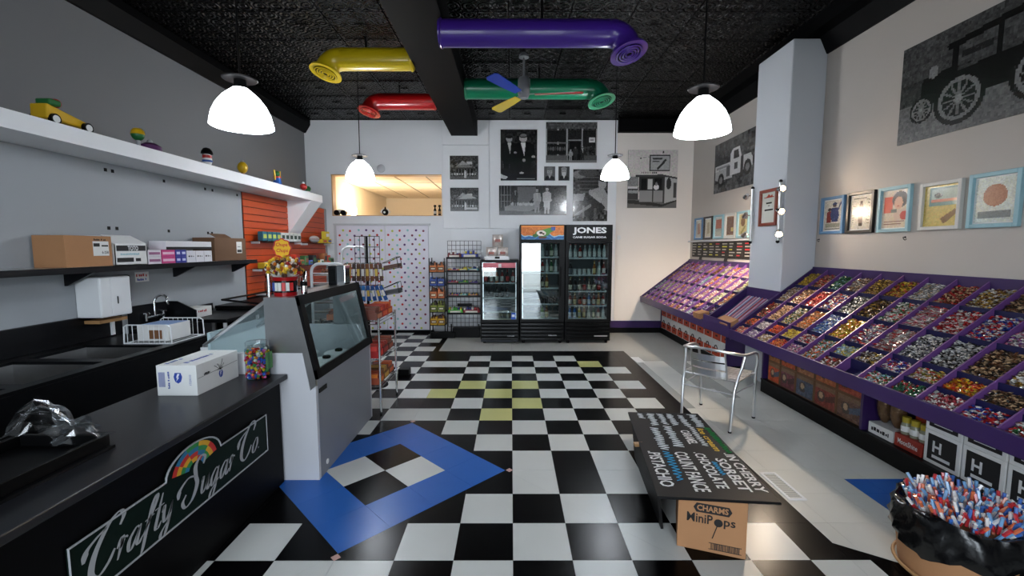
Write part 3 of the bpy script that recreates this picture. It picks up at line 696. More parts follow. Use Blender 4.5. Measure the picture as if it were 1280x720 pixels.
MB().box(x1+.0001, x1+.001, y0+.015, y0+.17, 1.475, 1.51).build('print_band', 'ink_black', b)
scrawl(7, (x1+.0006, y0+.05, 1.53), PX, PZ, .18, .02, 'frame_teal', b)
MB().box(x1+.0001, x1+.001, y0+.19, y0+.24, 1.478, 1.505).build('barcode', 'ink_black', b)
def small(y0, y1, z0, z1, c, c2, lb, s=None):
    t = thing('small_carton', lb, 'box', (-3.21, (y0+y1)/2, z0), group='small cartons on the steel shelf')
    MB().box(-3.30, -3.145, y0, y1, z0, z1, c).build('body', 'print', t, bevel=.002)
    if c2: MB().box(-3.1449, -3.144, y0+.012, y1-.012, z0+(z1-z0)*.32, z0+(z1-z0)*.68, c2).build('print_band', 'print', t)
    return t
for k in range(2):
    z0 = SZ+k*.062; n = ('lower', 'upper')[k]
    small(3.822, 3.966, z0, z0+.061, (222, 214, 222), (150, 90, 130), n+' of two white and mauve cartons stacked on the steel shelf')
    small(3.972, 4.132, z0, z0+.061, (206, 60, 130), (240, 200, 220), n+' of two bright pink cartons stacked on the steel shelf')
    for q in range(2): small(4.138+q*.068, 4.203+q*.068, z0, z0+.061, (44, 52, 150), (200, 205, 235), n+' '+('left', 'right')[q]+' carton of the four dark blue ones on the steel shelf')
for k in range(3):
    q = small(4.282+k*.12, 4.398+k*.12, SZ, SZ+.113, (226, 224, 230), None, 'upright white carton with grey print, '+ORD[k]+' of three on the steel shelf')
    scrawl(7, (-3.1443, 4.30+k*.12, 1.50), PX, PZ, .075, .018, 'ink_black', q)
t = small(4.03, 4.64, 1.5745, 1.654, (232, 230, 234), None, 'long white carton with a black foot lying across the upright white ones')
MB().box(-3.1449, -3.1436, 4.03, 4.64, 1.5745, 1.60).build('print_band', 'ink_black', t)
b = carton('carton', 'brown cardboard carton at the far end of the steel shelf', -3.38, -3.145, 4.69, 5.24, SZ, 1.70, 'cardboard_dark')
MB().box(-3.1449, -3.144, 5.06, 5.16, 1.53, 1.66).build('shipping_label', 'paper_white', b); MB().box(-3.1439, -3.1433, 5.07, 5.15, 1.54, 1.57).box(-3.1439, -3.1433, 5.08, 5.13, 1.60, 1.606).build('barcode', 'ink_black', b)
MB().hull([(-3.15, 4.72, 1.70), (-3.15, 4.98, 1.70), (-3.15, 4.98, 1.704), (-3.15, 4.72, 1.704)], [(-3.22, 4.72, 1.74), (-3.22, 4.98, 1.74), (-3.22, 4.98, 1.744), (-3.22, 4.72, 1.744)]).build('flap', 'cardboard_dark', b)
# ---- wall dispensers
t = thing('towel_dispenser', 'white metal paper towel dispenser on the wall above the sink', 'dispenser', (-3.3, 3.55, 1.04))
MB().box(XLF+.001, -3.2, 3.41, 3.69, 1.04, 1.36).build('cabinet', 'white_metal', t, bevel=.012)
MB().box(-3.1995, -3.196, 3.50, 3.675, 1.06, 1.345).build('front_door', 'white_metal', t, bevel=.001)
MB().box(-3.1955, -3.190, 3.55, 3.555, 1.14, 1.2).build('latch', 'black_metal', t)
t = thing('soap_dispenser', 'black soap dispenser beside the towel dispenser', 'dispenser', (-3.34, 3.76, 1.12))
MB().box(XLF+.001, -3.29, 3.715, 3.80, 1.12, 1.36).build('case', 'black_gloss', t, bevel=.015)
MB().box(-3.33, -3.28, 3.735, 3.78, 1.09, 1.119).build('nozzle', 'black_plastic', t, bevel=.004)
t = thing('notice_sheet', 'small white notice with red and blue lines beside the soap dispenser', 'notice', (XLF, 4.04, 1.28))
MB().box(XLF+.001, XLF+.003, 3.97, 4.12, 1.28, 1.37).build('sheet', 'paper_white', t)
scrawl(7, (XLF+.0035, 3.98, 1.325), PX, PZ, .12, .032, 'ink_red', t, .02); scrawl(7, (XLF+.0035, 3.99, 1.29), PX, PZ, .1, .024, 'ink_blue', t)
t = thing('wooden_shelf', 'narrow wooden board bracketed under the towel dispenser', 'shelf', (-3.3, 3.57, .98))
MB().box(XLF+.001, -3.25, 3.44, 3.69, .99, 1.015).build('board', 'wood', t); MB().box(XLF+.001, -3.36, 3.66, 3.69, .86, .989).build('bracket', 'white_metal', t)
# ---- three-compartment sink
t = thing('steel_sink', 'long dark stainless three-basin sink along the left wall', 'sink', (-3.0, 2.8, 0))
SX0, SX1, SY0, SY1, ST = XLF+.002, -2.6, 1.7, 3.78, .845
bas = [(1.80, 2.28), (2.36, 2.84), (2.92, 3.34)]
top = MB()
top.box(SX0, -3.28, SY0, SY1, ST-.02, ST).box(-2.68, SX1, SY0, SY1, ST-.02, ST)
ys = [SY0]+[v for b in bas for v in b]+[SY1]
for a in range(0, len(ys), 2): top.box(-3.28, -2.68, ys[a], ys[a+1], ST-.02, ST)
top.build('deck', 'steel_dark', t)
MB().box(SX1-.02, SX1, SY0, SY1, .50, ST-.021).build('apron', 'steel_dark', t)
MB().box(SX0, SX0+.025, SY0, SY1, ST, ST+.2).build('backsplash', 'steel_dark', t, bevel=.006)
for (a, b_) in bas:
    MB().box(-3.285, -3.28, a, b_, .55, ST-.02).box(-2.68, -2.675, a, b_, .55, ST-.02).box(-3.28, -2.68, a-.005, a, .55, ST-.02).box(-3.28, -2.68, b_, b_+.005, .55, ST-.02).box(-3.28, -2.68, a, b_, .545, .55).build('basin', 'steel', t)
for x in (-3.33, -2.66):
    for y in (1.76, 3.72): MB().cyl((x, y, 0), (x, y, .55), .02).build('leg', 'steel_dark', t, smooth=True)
def faucet(x, y, z, label, h=.2, cross=True):
    f = thing('faucet', label, 'faucet', (x, y, z))
    MB().cyl((x+.01, y-.1, z+.03), (x+.01, y+.1, z+.03), .014).build('mixer_bar', 'chrome', f, smooth=True)
    MB().tube([(x+.01, y, z+.03), (x+.01, y, z+h)]+[(x+.01+.06-.06*math.cos(a), y+.02*math.sin(a), z+h+.06*math.sin(a)) for a in [math.pi*k/8 for k in range(1, 9)]]+[(x+.13, y+.01, z+h-.03)], .011, 10).build('spout', 'chrome', f, smooth=True)
    for s in (-1, 1):
        MB().cyl((x+.01, y+s*.1, z+.0), (x+.01, y+s*.1, z+.065), .013).build('valve', 'chrome', f, smooth=True)
        MB().cyl((x-.025, y+s*.1, z+.07), (x+.045, y+s*.1, z+.07), .007, n=8).cyl((x+.01, y+s*.1-.035, z+.07), (x+.01, y+s*.1+.035, z+.07), .007, n=8).build('cross_handle', 'chrome', f, smooth=True)
    return f
faucet(-3.34, 2.6, .846, 'chrome faucet at the near end of the long sink', .14)
# ---- hand sink
t = thing('hand_sink', 'dark steel hand sink with side splashes beside the soap dispenser', 'sink', (-3.2, 4.08, 0))
MB().box(XLF+.002, -3.05, 3.86, 3.95, .84, .87).box(XLF+.002, -3.05, 4.25, 4.30, .84, .87).box(-3.10, -3.05, 3.95, 4.25, .84, .87).box(XLF+.002, -3.33, 3.95, 4.25, .84, .87).build('deck', 'steel_dark', t)
MB().box(-3.33, -3.10, 3.95, 4.25, .70, .705).box(-3.335, -3.33, 3.95, 4.25, .70, .84).box(-3.10, -3.095, 3.95, 4.25, .70, .84).box(-3.33, -3.10, 3.945, 3.95, .70, .84).box(-3.33, -3.10, 4.25, 4.255, .70, .84).build('basin', 'steel', t)
MB().box(XLF+.002, XLF+.02, 3.86, 4.30, .87, 1.07).build('backsplash', 'steel_dark', t)
MB().prism([(XLF+.02, .87), (-3.1, .87), (-3.1, .98), (XLF+.12, 1.07), (XLF+.02, 1.07)], 'y', 4.285, 4.30).build('side_splash', 'steel_dark', t)
MB().box(XLF+.002, -3.05, 3.86, 3.87, .35, .84).box(XLF+.002, -3.05, 4.29, 4.30, .35, .84).box(-3.06, -3.05, 3.87, 4.29, .35, .84).build('skirt', 'steel_dark', t)
for y in (3.88, 4.28): MB().cyl((-3.1, y, 0), (-3.1, y, .35), .018).build('leg', 'steel_dark', t, smooth=True)
faucet(-3.36, 4.1, .92, 'chrome gooseneck faucet with cross handles on the hand sink', .17)
# ---- prep table, white box, dark cooler
t = thing('prep_table', 'dark steel prep table between the hand sink and the black cooler', 'table', (-3.1, 4.6, 0))
MB().box(XLF+.002, -2.82, 4.31, 4.95, .85, .885).build('table_top', 'steel_dark', t, bevel=.004)
MB().box(XLF+.002, XLF+.02, 4.31, 4.95, .886, .97).build('backsplash', 'steel_dark', t)
for x, y in ((-2.86, 4.35), (-2.86, 4.91), (-3.36, 4.35), (-3.36, 4.91)): MB().cyl((x, y, 0), (x, y, .85), .018).build('leg', 'white_metal', t, smooth=True)
MB().box(-3.36, -2.86, 4.33, 4.93, .25, .27).build('undershelf', 'steel_dark', t)
b = carton('pastry_box', 'flat white takeout carton with red print on the prep table', -3.33, -3.17, 4.315, 4.62, .886, .985, 'paper_white')
scrawl(7, (-3.1695, 4.42, .935), PX, PZ, .12, .025, 'ink_red', b, .02, .2)
t = thing('black_cooler', 'black counter-height cooler with a raised lid frame before the slatwall', 'cooler', (-3.1, 5.3, 0))
MB().box(XLF+.025, -2.72, 4.98, 6.0, .0, .9).build('body', 'black_plastic', t, bevel=.01)
MB().box(XLF+.025, -2.70, 4.97, 6.01, .901, .935).build('lid', 'black_metal', t, bevel=.004)
MB().tube([(-2.75, 4.99, .94), (-3.3, 4.99, 1.0), (-3.3, 5.98, 1.0), (-2.75, 5.98, .94)], .012, 8).build('lid_rail', 'black_metal', t, smooth=True)
MB().box(-2.719, -2.70, 5.05, 5.93, .1, .82).build('door', 'black_gloss', t, bevel=.004)
# ---- dish rack with a carton in it
t = thing('dish_rack', 'white wire dish rack on the sink deck', 'rack', (-2.79, 3.55, ST))
rk = MB(); x0, x1, y0, y1, z0 = -3.0, -2.63, 3.36, 3.72, ST+.006
MB().tube([(x0, y0, z0), (x1, y0, z0), (x1, y1, z0), (x0, y1, z0)], .005, 6, closed=True).build('base_wire', 'white_metal', t)
for k in range(9):
    x = x0+(k+.5)*(x1-x0)/9; MB().tube([(x, y0, z0), (x, y1, z0)], .0025, 5).build('floor_wire', 'white_metal', t)
for y in (y0, y1):
    MB().tube([(x0, y, z0), (x0+.005, y, z0+.13), (x0+.03, y, z0+.145), (x1-.03, y, z0+.145), (x1-.005, y, z0+.13), (x1, y, z0)], .005, 6).build('end_hoop', 'white_metal', t)
    for k in range(8):
        x = x0+(k+.7)*(x1-x0)/9; MB().tube([(x, y, z0), (x, y, z0+.143)], .0025, 5).build('upright_wire', 'white_metal', t)
b = carton('tissue_carton', 'pale carton with blue top print standing in the wire dish rack', -2.94, -2.70, 3.42, 3.66, ST+.0125, ST+.14, 'paper_white', seam=False)
MB().box(-2.93, -2.71, 3.43, 3.65, ST+.1401, ST+.1408, (150, 180, 226)).build('print_band', 'print', b); MB().box(-2.85, -2.75, 3.4185, 3.4195, ST+.03, ST+.10, (120, 80, 50)).build('print_window', 'print', b)
# ---- counter with the sign
t = thing('service_counter', 'black service counter with a speckled grey top and painted sign', 'counter', (-1.82, 1.6, 0))
MB().box(-2.10, -1.55, .4, 2.875, 0, .712).build('cabinet', 'counter_black', t, bevel=.003)
MB().box(-2.16, -1.50, .38, 2.885, .713, .748).build('counter_top', 'counter_top', t, bevel=.005)
sg = thing('shop_sign', 'dark green sign board with script lettering and a rainbow arch on the counter front', 'sign', (-1.549, 2.05, .31))
SY0, SY1, SZ0, SZ1 = 1.44, 2.676, .318, .547
arc = [(2.06+.185*math.cos(a), SZ1+.10*math.sin(a)) for a in [math.pi*k/16 for k in range(17)]]
outl = [(SY0, SZ0), (SY1, SZ0), (SY1, SZ1)]+arc+[(SY0, SZ1)]
MB().prism(outl, 'x', -1.549, -1.54).build('board', mat('sign_green', (5, 22, 16), .6, var=.5, vscale=3, spec=.12), sg)
ol = [Vector((-1.539, y, z)) for y, z in outl]
MB().tube(ol, .0045, 6, closed=True).build('outline', 'ink_silver', sg)
rb = MB()
for j, c in enumerate(((190, 36, 30), (214, 160, 30), (40, 130, 60), (30, 110, 150))):
    for k in range(14):
        a0, a1 = math.radians(12+k*11), math.radians(12+(k+1)*11); cx, cz = 2.06, SZ1-.03
        r0, r1 = .155-.027*j, .155-.027*(j+1)
        cc = ((190, 36, 30), (214, 160, 30), (40, 130, 60), (30, 110, 150))[(j+k//3) % 4]
        rb._add([(-1.5388, cx+r*math.cos(a), cz+r*.82*math.sin(a)) for r, a in ((r0, a0), (r0, a1), (r1, a1), (r1, a0))], [(0, 1, 2, 3)], cc)
rb.build('rainbow_swirl', 'print', sg)
GL = {'C': ([[(.80, .72), (.86, .9), (.70, 1.02), (.45, .88), (.22, .5), (.2, .15), (.4, -.02), (.62, .1), (.75, .3)], [(-.05, .45), (-.02, .65), (.18, .78), (.42, .86)]], .82),
 'r': ([[(0, .3), (.1, .5), (.15, .46), (.08, 0)], [(.11, .25), (.22, .46), (.34, .42)]], .36),
 'a': ([[(.4, .42), (.26, .5), (.06, .28), (.08, .04), (.2, .03), (.4, .45)], [(.42, .5), (.36, .12), (.44, 0), (.56, .14)]], .54),
 'f': ([[(.02, .1), (.25, .5), (.42, .88), (.36, 1.0), (.24, .78), (.15, .2), (.08, -.28), (-.02, -.36)], [(.04, .46), (.38, .5)]], .38),
 't': ([[(.26, .92), (.16, .3), (.14, .05), (.24, 0), (.36, .14)], [(.02, .56), (.38, .6)]], .34),
 'y': ([[(0, .36), (.08, .5), (.1, .2), (.18, .04), (.34, .2), (.42, .5)], [(.42, .5), (.36, .05), (.26, -.32), (.1, -.38), (.1, -.2), (.42, .06)]], .6),
 'S': ([[(.80, .78), (.84, .95), (.64, 1.04), (.46, .86), (.52, .6), (.62, .35), (.5, .06), (.26, -.04), (.1, .12), (.2, .28)], [(-.1, .3), (-.08, .5), (.2, .66), (.5, .6)]], .82),
 'u': ([[(0, .38), (.08, .5), (.06, .14), (.14, 0), (.3, .16), (.38, .5)], [(.38, .5), (.35, .12), (.42, 0), (.52, .12)]], .52),
 'g': ([[(.4, .42), (.26, .5), (.06, .28), (.08, .04), (.2, .03), (.4, .45)], [(.42, .5), (.34, -.05), (.22, -.36), (.06, -.34), (.12, -.15), (.5, .1)]], .54),
 'o': ([[(.26, .5), (.08, .3), (.08, .06), (.22, 0), (.38, .22), (.36, .44), (.26, .5), (.2, .46)]], .46),
 '.': ([[(.05, .02), (.06, .06), (.08, .03)]], .2), ' ': ([], .22)}
def crom(P, n=8):
    P = [Vector((*p, 0)) for p in P]; Q = [P[0]*2-P[1]]+P+[P[-1]*2-P[-2]]; out = []
    for i in range(1, len(Q)-2):
        for k in range(n):
            t_ = k/n; a, b, c, d = Q[i-1:i+3]
            out.append(.5*((2*b)+(c-a)*t_+(2*a-5*b+4*c-d)*t_*t_+(3*b-a-3*c+d)*t_**3))
    return out+[P[-1]]
def script(text, O, U, V, size, x, wmax=.135, wmin=.03, slant=.32):
    mb = MB(); O, U, V = Vector(O), Vector(U), Vector(V); pen = x
    for n, ch in enumerate(text):
        st, adv = GL[ch]; k = 1.22 if ch in 'CS' else 1.
        for s in st:
            pts = crom(s); L = len(pts); A, B = [], []
            for i, p in enumerate(pts):
                d = (pts[min(i+1, L-1)]-pts[max(i-1, 0)]); d = d.normalized() if d.length else Vector((1, 0, 0))
                w = (wmin+(wmax-wmin)*max(0., abs(d.y))**2.2*min(1, 4*min(i, L-1-i)/L+.25))*(1.25 if ch in 'CS' else 1.)
                if ch == '.': w = .05
                q = Vector((-d.y, d.x, 0))*w/2
                for lst, r in ((A, p+q), (B, p-q)):
                    y = r.y*k; xx = r.x*k+slant*y; lst.append(O+U*((pen+xx)*size)+V*(y*size))
            for i in range(L-1): mb._add([A[i], A[i+1], B[i+1], B[i]], [(0, 1, 2, 3)])
        pen += adv*k
    return mb, pen
_, W = script('Crafty Sugar Co.', (0, 0, 0), PX, PZ, 1, 0)
sz = (SY1-SY0-.07)/(W+.3)
script('Crafty Sugar Co.', (-1.5384, SY0+.03, .375), PX, PZ, sz*1.0, 0)[0].xf(Matrix.Translation((0, 0, .375)) @ Matrix.Diagonal((1, 1, 1.1, 1)) @ Matrix.Translation((0, 0, -.375))).build('lettering', 'ink_silver', sg)
# ---- things on the counter
CZ = .7485
b = carton('carton', 'long white shipping carton with blue print on the counter', -2.02, -1.792, 2.45, 2.83, CZ, .925, 'paper_white', bev=.002)
for k in range(9): MB().box(-2.008+k*.0042, -2.0062+k*.0042, 2.4488, 2.4495, .80, .885).build('barcode_bar', 'ink_blue', b)
e = Cv(26, 26, (228, 228, 226)); e.poly([(.2, .1), (.8, .1), (.95, .45), (.8, .85), (.5, 1), (.2, .85), (.05, .45)], (36, 66, 160)); e.poly([(.45, .2), (.7, .2), (.5, .5), (.62, .5), (.3, .85), (.42, .55), (.3, .55)], (228, 232, 240))
e.build('emblem', 'print', b, (-1.925, 2.4488, .89), (.055, 0, 0), (0, 0, -.07))
scrawl(7, (-1.945, 2.4486, .79), (0, 0, 1), (-1, 0, 0), .1, .012, 'ink_blue', b); txt('1720010', (-1.822, 2.4486, .81), (0, 0, 1), (-1, 0, 0), .06, .012, 'ink_blue', b)
scrawl(7, (-1.87, 2.50, .9262), (0, 1, 0), (-1, 0, 0), .22, .035, 'ink_blue', b, .01); scrawl(7, (-1.97, 2.48, .9262), (0, 1, 0), (-1, 0, 0), .12, .03, 'ink_blue', b)
sc = MB()
for a in range(7):
    an = math.radians(20+a*25); cy, cz = 2.655, .845; L = .03+.018*(a % 3)
    sc.tube([(-1.7915, cy, cz), (-1.7912, cy+L*math.cos(an), cz+L*math.sin(an))], .0012, 4)
sc.tube([(-1.7915, 2.46, .845), (-1.7912, 2.82, .86)], .001, 4); sc.build('scribble', 'ink_black', b); e.build('emblem', 'print', b, (-1.7915, 2.635, .845), (0, .045, 0), (0, 0, -.05)); scrawl(7, (-1.7914, 2.51, .85), PX, PZ, .05, .014, 'ink_black', b, 0, .3)
# gumball jar
def candies_in(mb, n, fn, cols, r0, r1, rs):
    for _ in range(n):
        c = fn(); mb.ball(c, rs.uniform(r0, r1), 6, 4, rs.choice(cols))
CANDY = [(206, 40, 36), (235, 200, 50), (60, 140, 70), (50, 90, 190), (230, 226, 220), (220, 110, 40), (200, 90, 150)]
jx, jy = -1.645, 2.80
t = thing('candy_jar', 'clear hexagonal jar of mixed wrapped candies at the counter end', 'jar', (jx, jy, CZ))
MB().lathe([(.0, .002), (.078, .002), (.082, .02), (.082, .19), (.06, .205), (.06, .215)], (jx, jy, CZ), 6, caps=False).build('jar_body', 'glass', t)
MB().lathe([(.066, 0), (.068, .03), (.06, .036), (0, .036)], (jx, jy, CZ+.208), 24).build('lid', 'plastic_clear', t, smooth=True)
rs = random.Random(11); cb = MB()
def _f():
    a = rs.uniform(0, 6.283); r = .066*math.sqrt(rs.uniform(.25, 1)); return (jx+r*math.cos(a), jy+r*math.sin(a), CZ+rs.uniform(.014, .185))
candies_in(cb, 330, _f, CANDY, .008, .012, rs); cb.build('candy_fill', 'candy', t)['kind'] = 'stuff'
MB().box(jx+.073, jx+.0745, jy-.035, jy+.04, CZ+.06, CZ+.17, (70, 130, 60)).build('paper_label', 'print', t)
# black tray and crumpled clear bag
t = thing('card_tray', 'low black tray with a metal edge at the near end of the counter', 'tray', (-1.85, 1.55, CZ))
MB().box(-2.08, -1.70, 1.15, 1.80, CZ, CZ+.012).box(-1.72, -1.70, 1.15, 1.80, CZ+.012, CZ+.06).box(-2.08, -2.06, 1.15, 1.80, CZ+.012, CZ+.06).box(-2.06, -1.72, 1.78, 1.80, CZ+.012, CZ+.06).box(-2.06, -1.72, 1.15, 1.17, CZ+.012, CZ+.06).build('tray', 'black_plastic', t, bevel=.003)
MB().box(-1.6995, -1.68, 1.15, 1.80, CZ+.0, CZ+.012).build('edge_strip', 'steel_dark', t)
bagm = MB(); rs2 = random.Random(3); N = 14
gp = []
for i in range(N+1):
    for j in range(N+1):
        u, v = i/N, j/N
        gp.append((-2.0+.34*u+rs2.uniform(-.012, .012), 1.66+.17*v+rs2.uniform(-.02, .02)+.05*math.sin(u*5), CZ+.075+(.15-.06*u)*math.sin(math.pi*min(1, v*1.1+.08))*(.6+.4*math.sin(u*9))+rs2.uniform(-.012, .012)))
fs = []
for i in range(N):
    for j in range(N):
        a = i*(N+1)+j; fs += [(a, a+N+1, a+N+2), (a, a+N+2, a+1)]
bagm._add(gp, fs)
tag(bagm.build('plastic_bag', 'plastic_clear'), 'crumpled clear plastic bag slumped over the black tray', 'bag')
# ---- ice cream dipping cabinet
mat('cabinet_end', (196, 196, 200), .4, var=.03)
t = thing('dipping_cabinet', 'white ice cream dipping cabinet with slanted glass front and steel ends', 'freezer', (-1.7, 3.47, 0))
CY0, CY1 = 2.893, 4.048
white = [(-2.10, 0), (-1.318, 0), (-1.318, .66), (-1.355, .632), (-1.398, .889), (-2.10, .889)]
steel_p = [(-1.64, .891), (-1.398, .891), (-1.3535, .634), (-1.3175, .663), (-1.318, .704), (-1.43, 1.263), (-1.64, 1.263)]
for a, b_ in ((CY0, CY0+.03), (CY1-.03, CY1)):
    MB().prism(white, 'y', a, b_).build('end_panel', 'cabinet_end', t); MB().prism(steel_p, 'y', a, b_).build('steel_end', 'steel', t)
MB().box(-1.36, -1.317, CY0+.031, CY1-.031, .0, .70).build('front_panel', mat('cabinet_front', (128, 131, 138), .4, var=.03), t)  # darker grey than the ends paints in the shade on this aisle-facing side
MB().box(-1.316, -1.31, CY0+.04, CY0+.16, .60, .63).build('badge', 'black_plastic', t)
MB().cyl((-1.316, CY0+.13, .07), (-1.311, CY0+.13, .07), .018).build('drain_cap', 'white_plastic', t)
MB().box(-2.10, -2.05, CY0+.031, CY1-.031, 0, .92).build('rear_wall', 'white_metal', t)
MB().box(-2.049, -2.03, CY0+.031, CY1-.031, .56, 1.02).box(-2.03, -1.361, CY0+.031, CY1-.031, .55, .56).build('liner', 'liner', t)
MB().box(-1.64, -1.435, CY0+.031, CY1-.031, 1.24, 1.263).build('hood_top', 'steel', t)
MB().box(-1.60, -1.56, CY0+.08, CY1-.08, 1.222, 1.239).build('lamp_tube', mat('case_lamp', (240, 248, 255), .4, emit=9.), t)
def slab(y0, y1, a, b_, th):
    n = Vector((b_[1]-a[1], 0, -(b_[0]-a[0]))).normalized()*th
    return [[(a[0], y, a[1]), (b_[0], y, b_[1]), (b_[0]+n.x, y, b_[1]+n.z), (a[0]+n.x, y, a[1]+n.z)] for y in (y0, y1)]
ga, gb = (-1.428, 1.262), (-1.3165, .706)
def lerp(a, b_, k): return (a[0]+(b_[0]-a[0])*k, a[1]+(b_[1]-a[1])*k)
MB().hull(*slab(CY0+.05, CY1-.05, lerp(ga, gb, .09), lerp(ga, gb, .9), -.004)).build('front_glass', 'glass', t)
fr = MB(); fr.hull(*slab(CY0-.004, CY1+.004, lerp(ga, gb, -.02), lerp(ga, gb, .10), -.022)).hull(*slab(CY0-.004, CY1+.004, lerp(ga, gb, .89), lerp(ga, gb, 1.0), -.022))
fr.hull(*slab(CY0-.004, CY0+.055, ga, gb, -.022)).hull(*slab(CY1-.055, CY1+.004, ga, gb, -.022)); fr.build('glass_frame', 'black_plastic', t)
MB().hull(*slab(CY0+.035, (CY0+CY1)/2-.005, (-2.08, .925), (-1.65, 1.225), .006)).build('rear_lid', 'plastic_clear', t); MB().hull(*slab((CY0+CY1)/2+.005, CY1-.035, (-2.08, .925), (-1.65, 1.225), .006)).build('rear_lid', 'plastic_clear', t)
for y in (CY0+.036, (CY0+CY1)/2, CY1-.036): MB().tube([(-2.08, y, .93), (-1.65, y, 1.232)], .012, 6).build('lid_rail', 'alu', t, smooth=True)
MB().tube([(-2.08, CY0+.04, .93), (-2.08, CY1-.04, .93)], .012, 6).build('lid_handle', 'alu', t, smooth=True)
n = 0
for xx in (-1.53, -1.84):
    for k in range(4):
        y = 3.07+k*.255; q = thing('ice_cream_tub', ('front' if xx > -1.6 else 'rear')+'-row ice cream tub, '+ORD[k]+' from the near end inside the cabinet', 'tub', (xx, y, .561), group='ice cream tubs in the dipping cabinet')
        MB().lathe([(0, 0), (.105, 0), (.115, .09), (.113, .092)], (xx, y, .5605), 24).build('tub', 'white_plastic', q, smooth=True)
        l = MB().lathe([(.122, 0), (.124, .012), (.11, .02), (.04, .026), (0, .027)], (xx, y, .655), 28).build('lid', 'white_plastic', q, smooth=True)
        MB().lathe([(.03, 0), (.034, .012), (.028, .022), (0, .024)], (xx, y, .68), 14).build('knob', 'black_plastic', l, smooth=True)
# things on the hood
hx, hy, hz = -1.555, 3.02, 1.2635
t = thing('lollipop_display', 'round lollipop display with a red tub and a yellow flower sign on the freezer hood', 'candy display', (hx, hy, hz))
MB().lathe([(0, 0), (.072, 0), (.075, .025)], (hx, hy, hz), 24).build('tub_foot', 'red_paint', t, smooth=True)
MB().lathe([(.074, .025), (.076, .105), (.074, .105)], (hx, hy, hz), 24, caps=False).build('tub_wall', 'black_gloss', t, smooth=True); MB().lathe([(.0, .105), (.079, .105), (.085, .13), (0, .13)], (hx, hy, hz), 24).build('tub_rim', 'red_paint', t, smooth=True)
rs = random.Random(5)
for k in range(7): 
    a = -math.pi/2+(k-3)*.32; MB().box(-.011, .011, -.002, .0, -.028, .028, rs.choice([(225, 225, 220), (200, 40, 40), (60, 90, 180), (225, 225, 220)])).xf(Matrix.Translation((hx+.0775*math.cos(a), hy+.0775*math.sin(a), hz+.065)) @ Matrix.Rotation(a+math.pi/2, 4, 'Z')).build('tub_print', 'print', t)
lp = MB(); st = MB()
for k in range(300):
    z = rs.uniform(-.35, 1); a = rs.uniform(0, 6.283); r = math.sqrt(1-z*z); R = rs.uniform(.06, .118)
    p = (hx+R*r*math.cos(a), hy+R*r*math.sin(a), hz+.175+R*.85*z)
    lp.ball(p, .013, 6, 5, rs.choice([(196, 156, 36), (180, 100, 30), (206, 200, 190), (140, 36, 36), (80, 54, 38), (206, 170, 50), (60, 40, 30)])); st.tube([(hx+.03*r*math.cos(a), hy+.03*r*math.sin(a), hz+.12), p], .0022, 4, (226, 226, 220))
lp.build('lollipops', 'candy', t)['kind'] = 'stuff'; st.build('sticks', 'print', t)['kind'] = 'stuff'
fl = []
for k in range(40):
    a = 2*math.pi*k/40; r = .058*(1+.07*math.cos(8*a)); fl.append((hx-.005+r*math.cos(a), hz+.325+r*1.05*math.sin(a)))
MB().cyl((hx-.005, hy, hz+.2), (hx-.005, hy, hz+.3), .004).build('sign_stick', 'white_plastic', t)
q = MB().prism(fl, 'y', hy-.012, hy-.004).build('flower_sign', 'ink_yellow', t)
MB().tube([(x, hy-.0125, z) for x, z in fl], .004, 5, closed=True).build('sign_edge', 'ink_red', q)
txt('Chupa', (hx-.046, hy-.0135, hz+.33), PY, PZ, .08, .032, 'ink_red', q, .02, .2); txt('Chups', (hx-.044, hy-.0135, hz+.29), PY, PZ, .08, .032, 'ink_red', q, .02, .2)
t = thing('cup_dispenser', 'chrome cup dispenser tube beside the lollipop display', 'dispenser', (-1.475, 3.12, hz))
MB().lathe([(0, 0), (.022, 0), (.022, .16), (.018, .165), (0, .165)], (-1.475, 3.12, hz), 16).build('tube_body', 'chrome', t, smooth=True); MB().lathe([(.0235, 0), (.0235, .03)], (-1.475, 3.12, hz+.06), 16, caps=False).build('band', 'black_plastic', t, smooth=True)
t = thing('straw_holder', 'slim chrome post at the near corner of the freezer hood', 'post', (-1.625, 2.94, hz))
MB().cyl((-1.625, 2.94, hz), (-1.625, 2.94, hz+.15), .011, n=14).build('post', 'chrome', t, smooth=True); MB().lathe([(.016, 0), (.016, .01), (0, .012)], (-1.625, 2.94, hz+.15), 14).build('cap', 'chrome', t, smooth=True)
t = thing('napkin_dispenser', 'chrome and black napkin dispenser at the far end of the freezer hood', 'dispenser', (-1.54, 3.95, hz))
MB().box(-1.61, -1.535, 3.86, 3.98, hz, hz+.17).build('case', 'steel_dark', t, bevel=.006); MB().box(-1.534, -1.46, 3.86, 3.98, hz, hz+.175).build('side_case', 'chrome', t, bevel=.006); MB().box(-1.6, -1.545, 3.8585, 3.8595, hz+.03, hz+.14).build('face_plate', 'black_gloss', t)
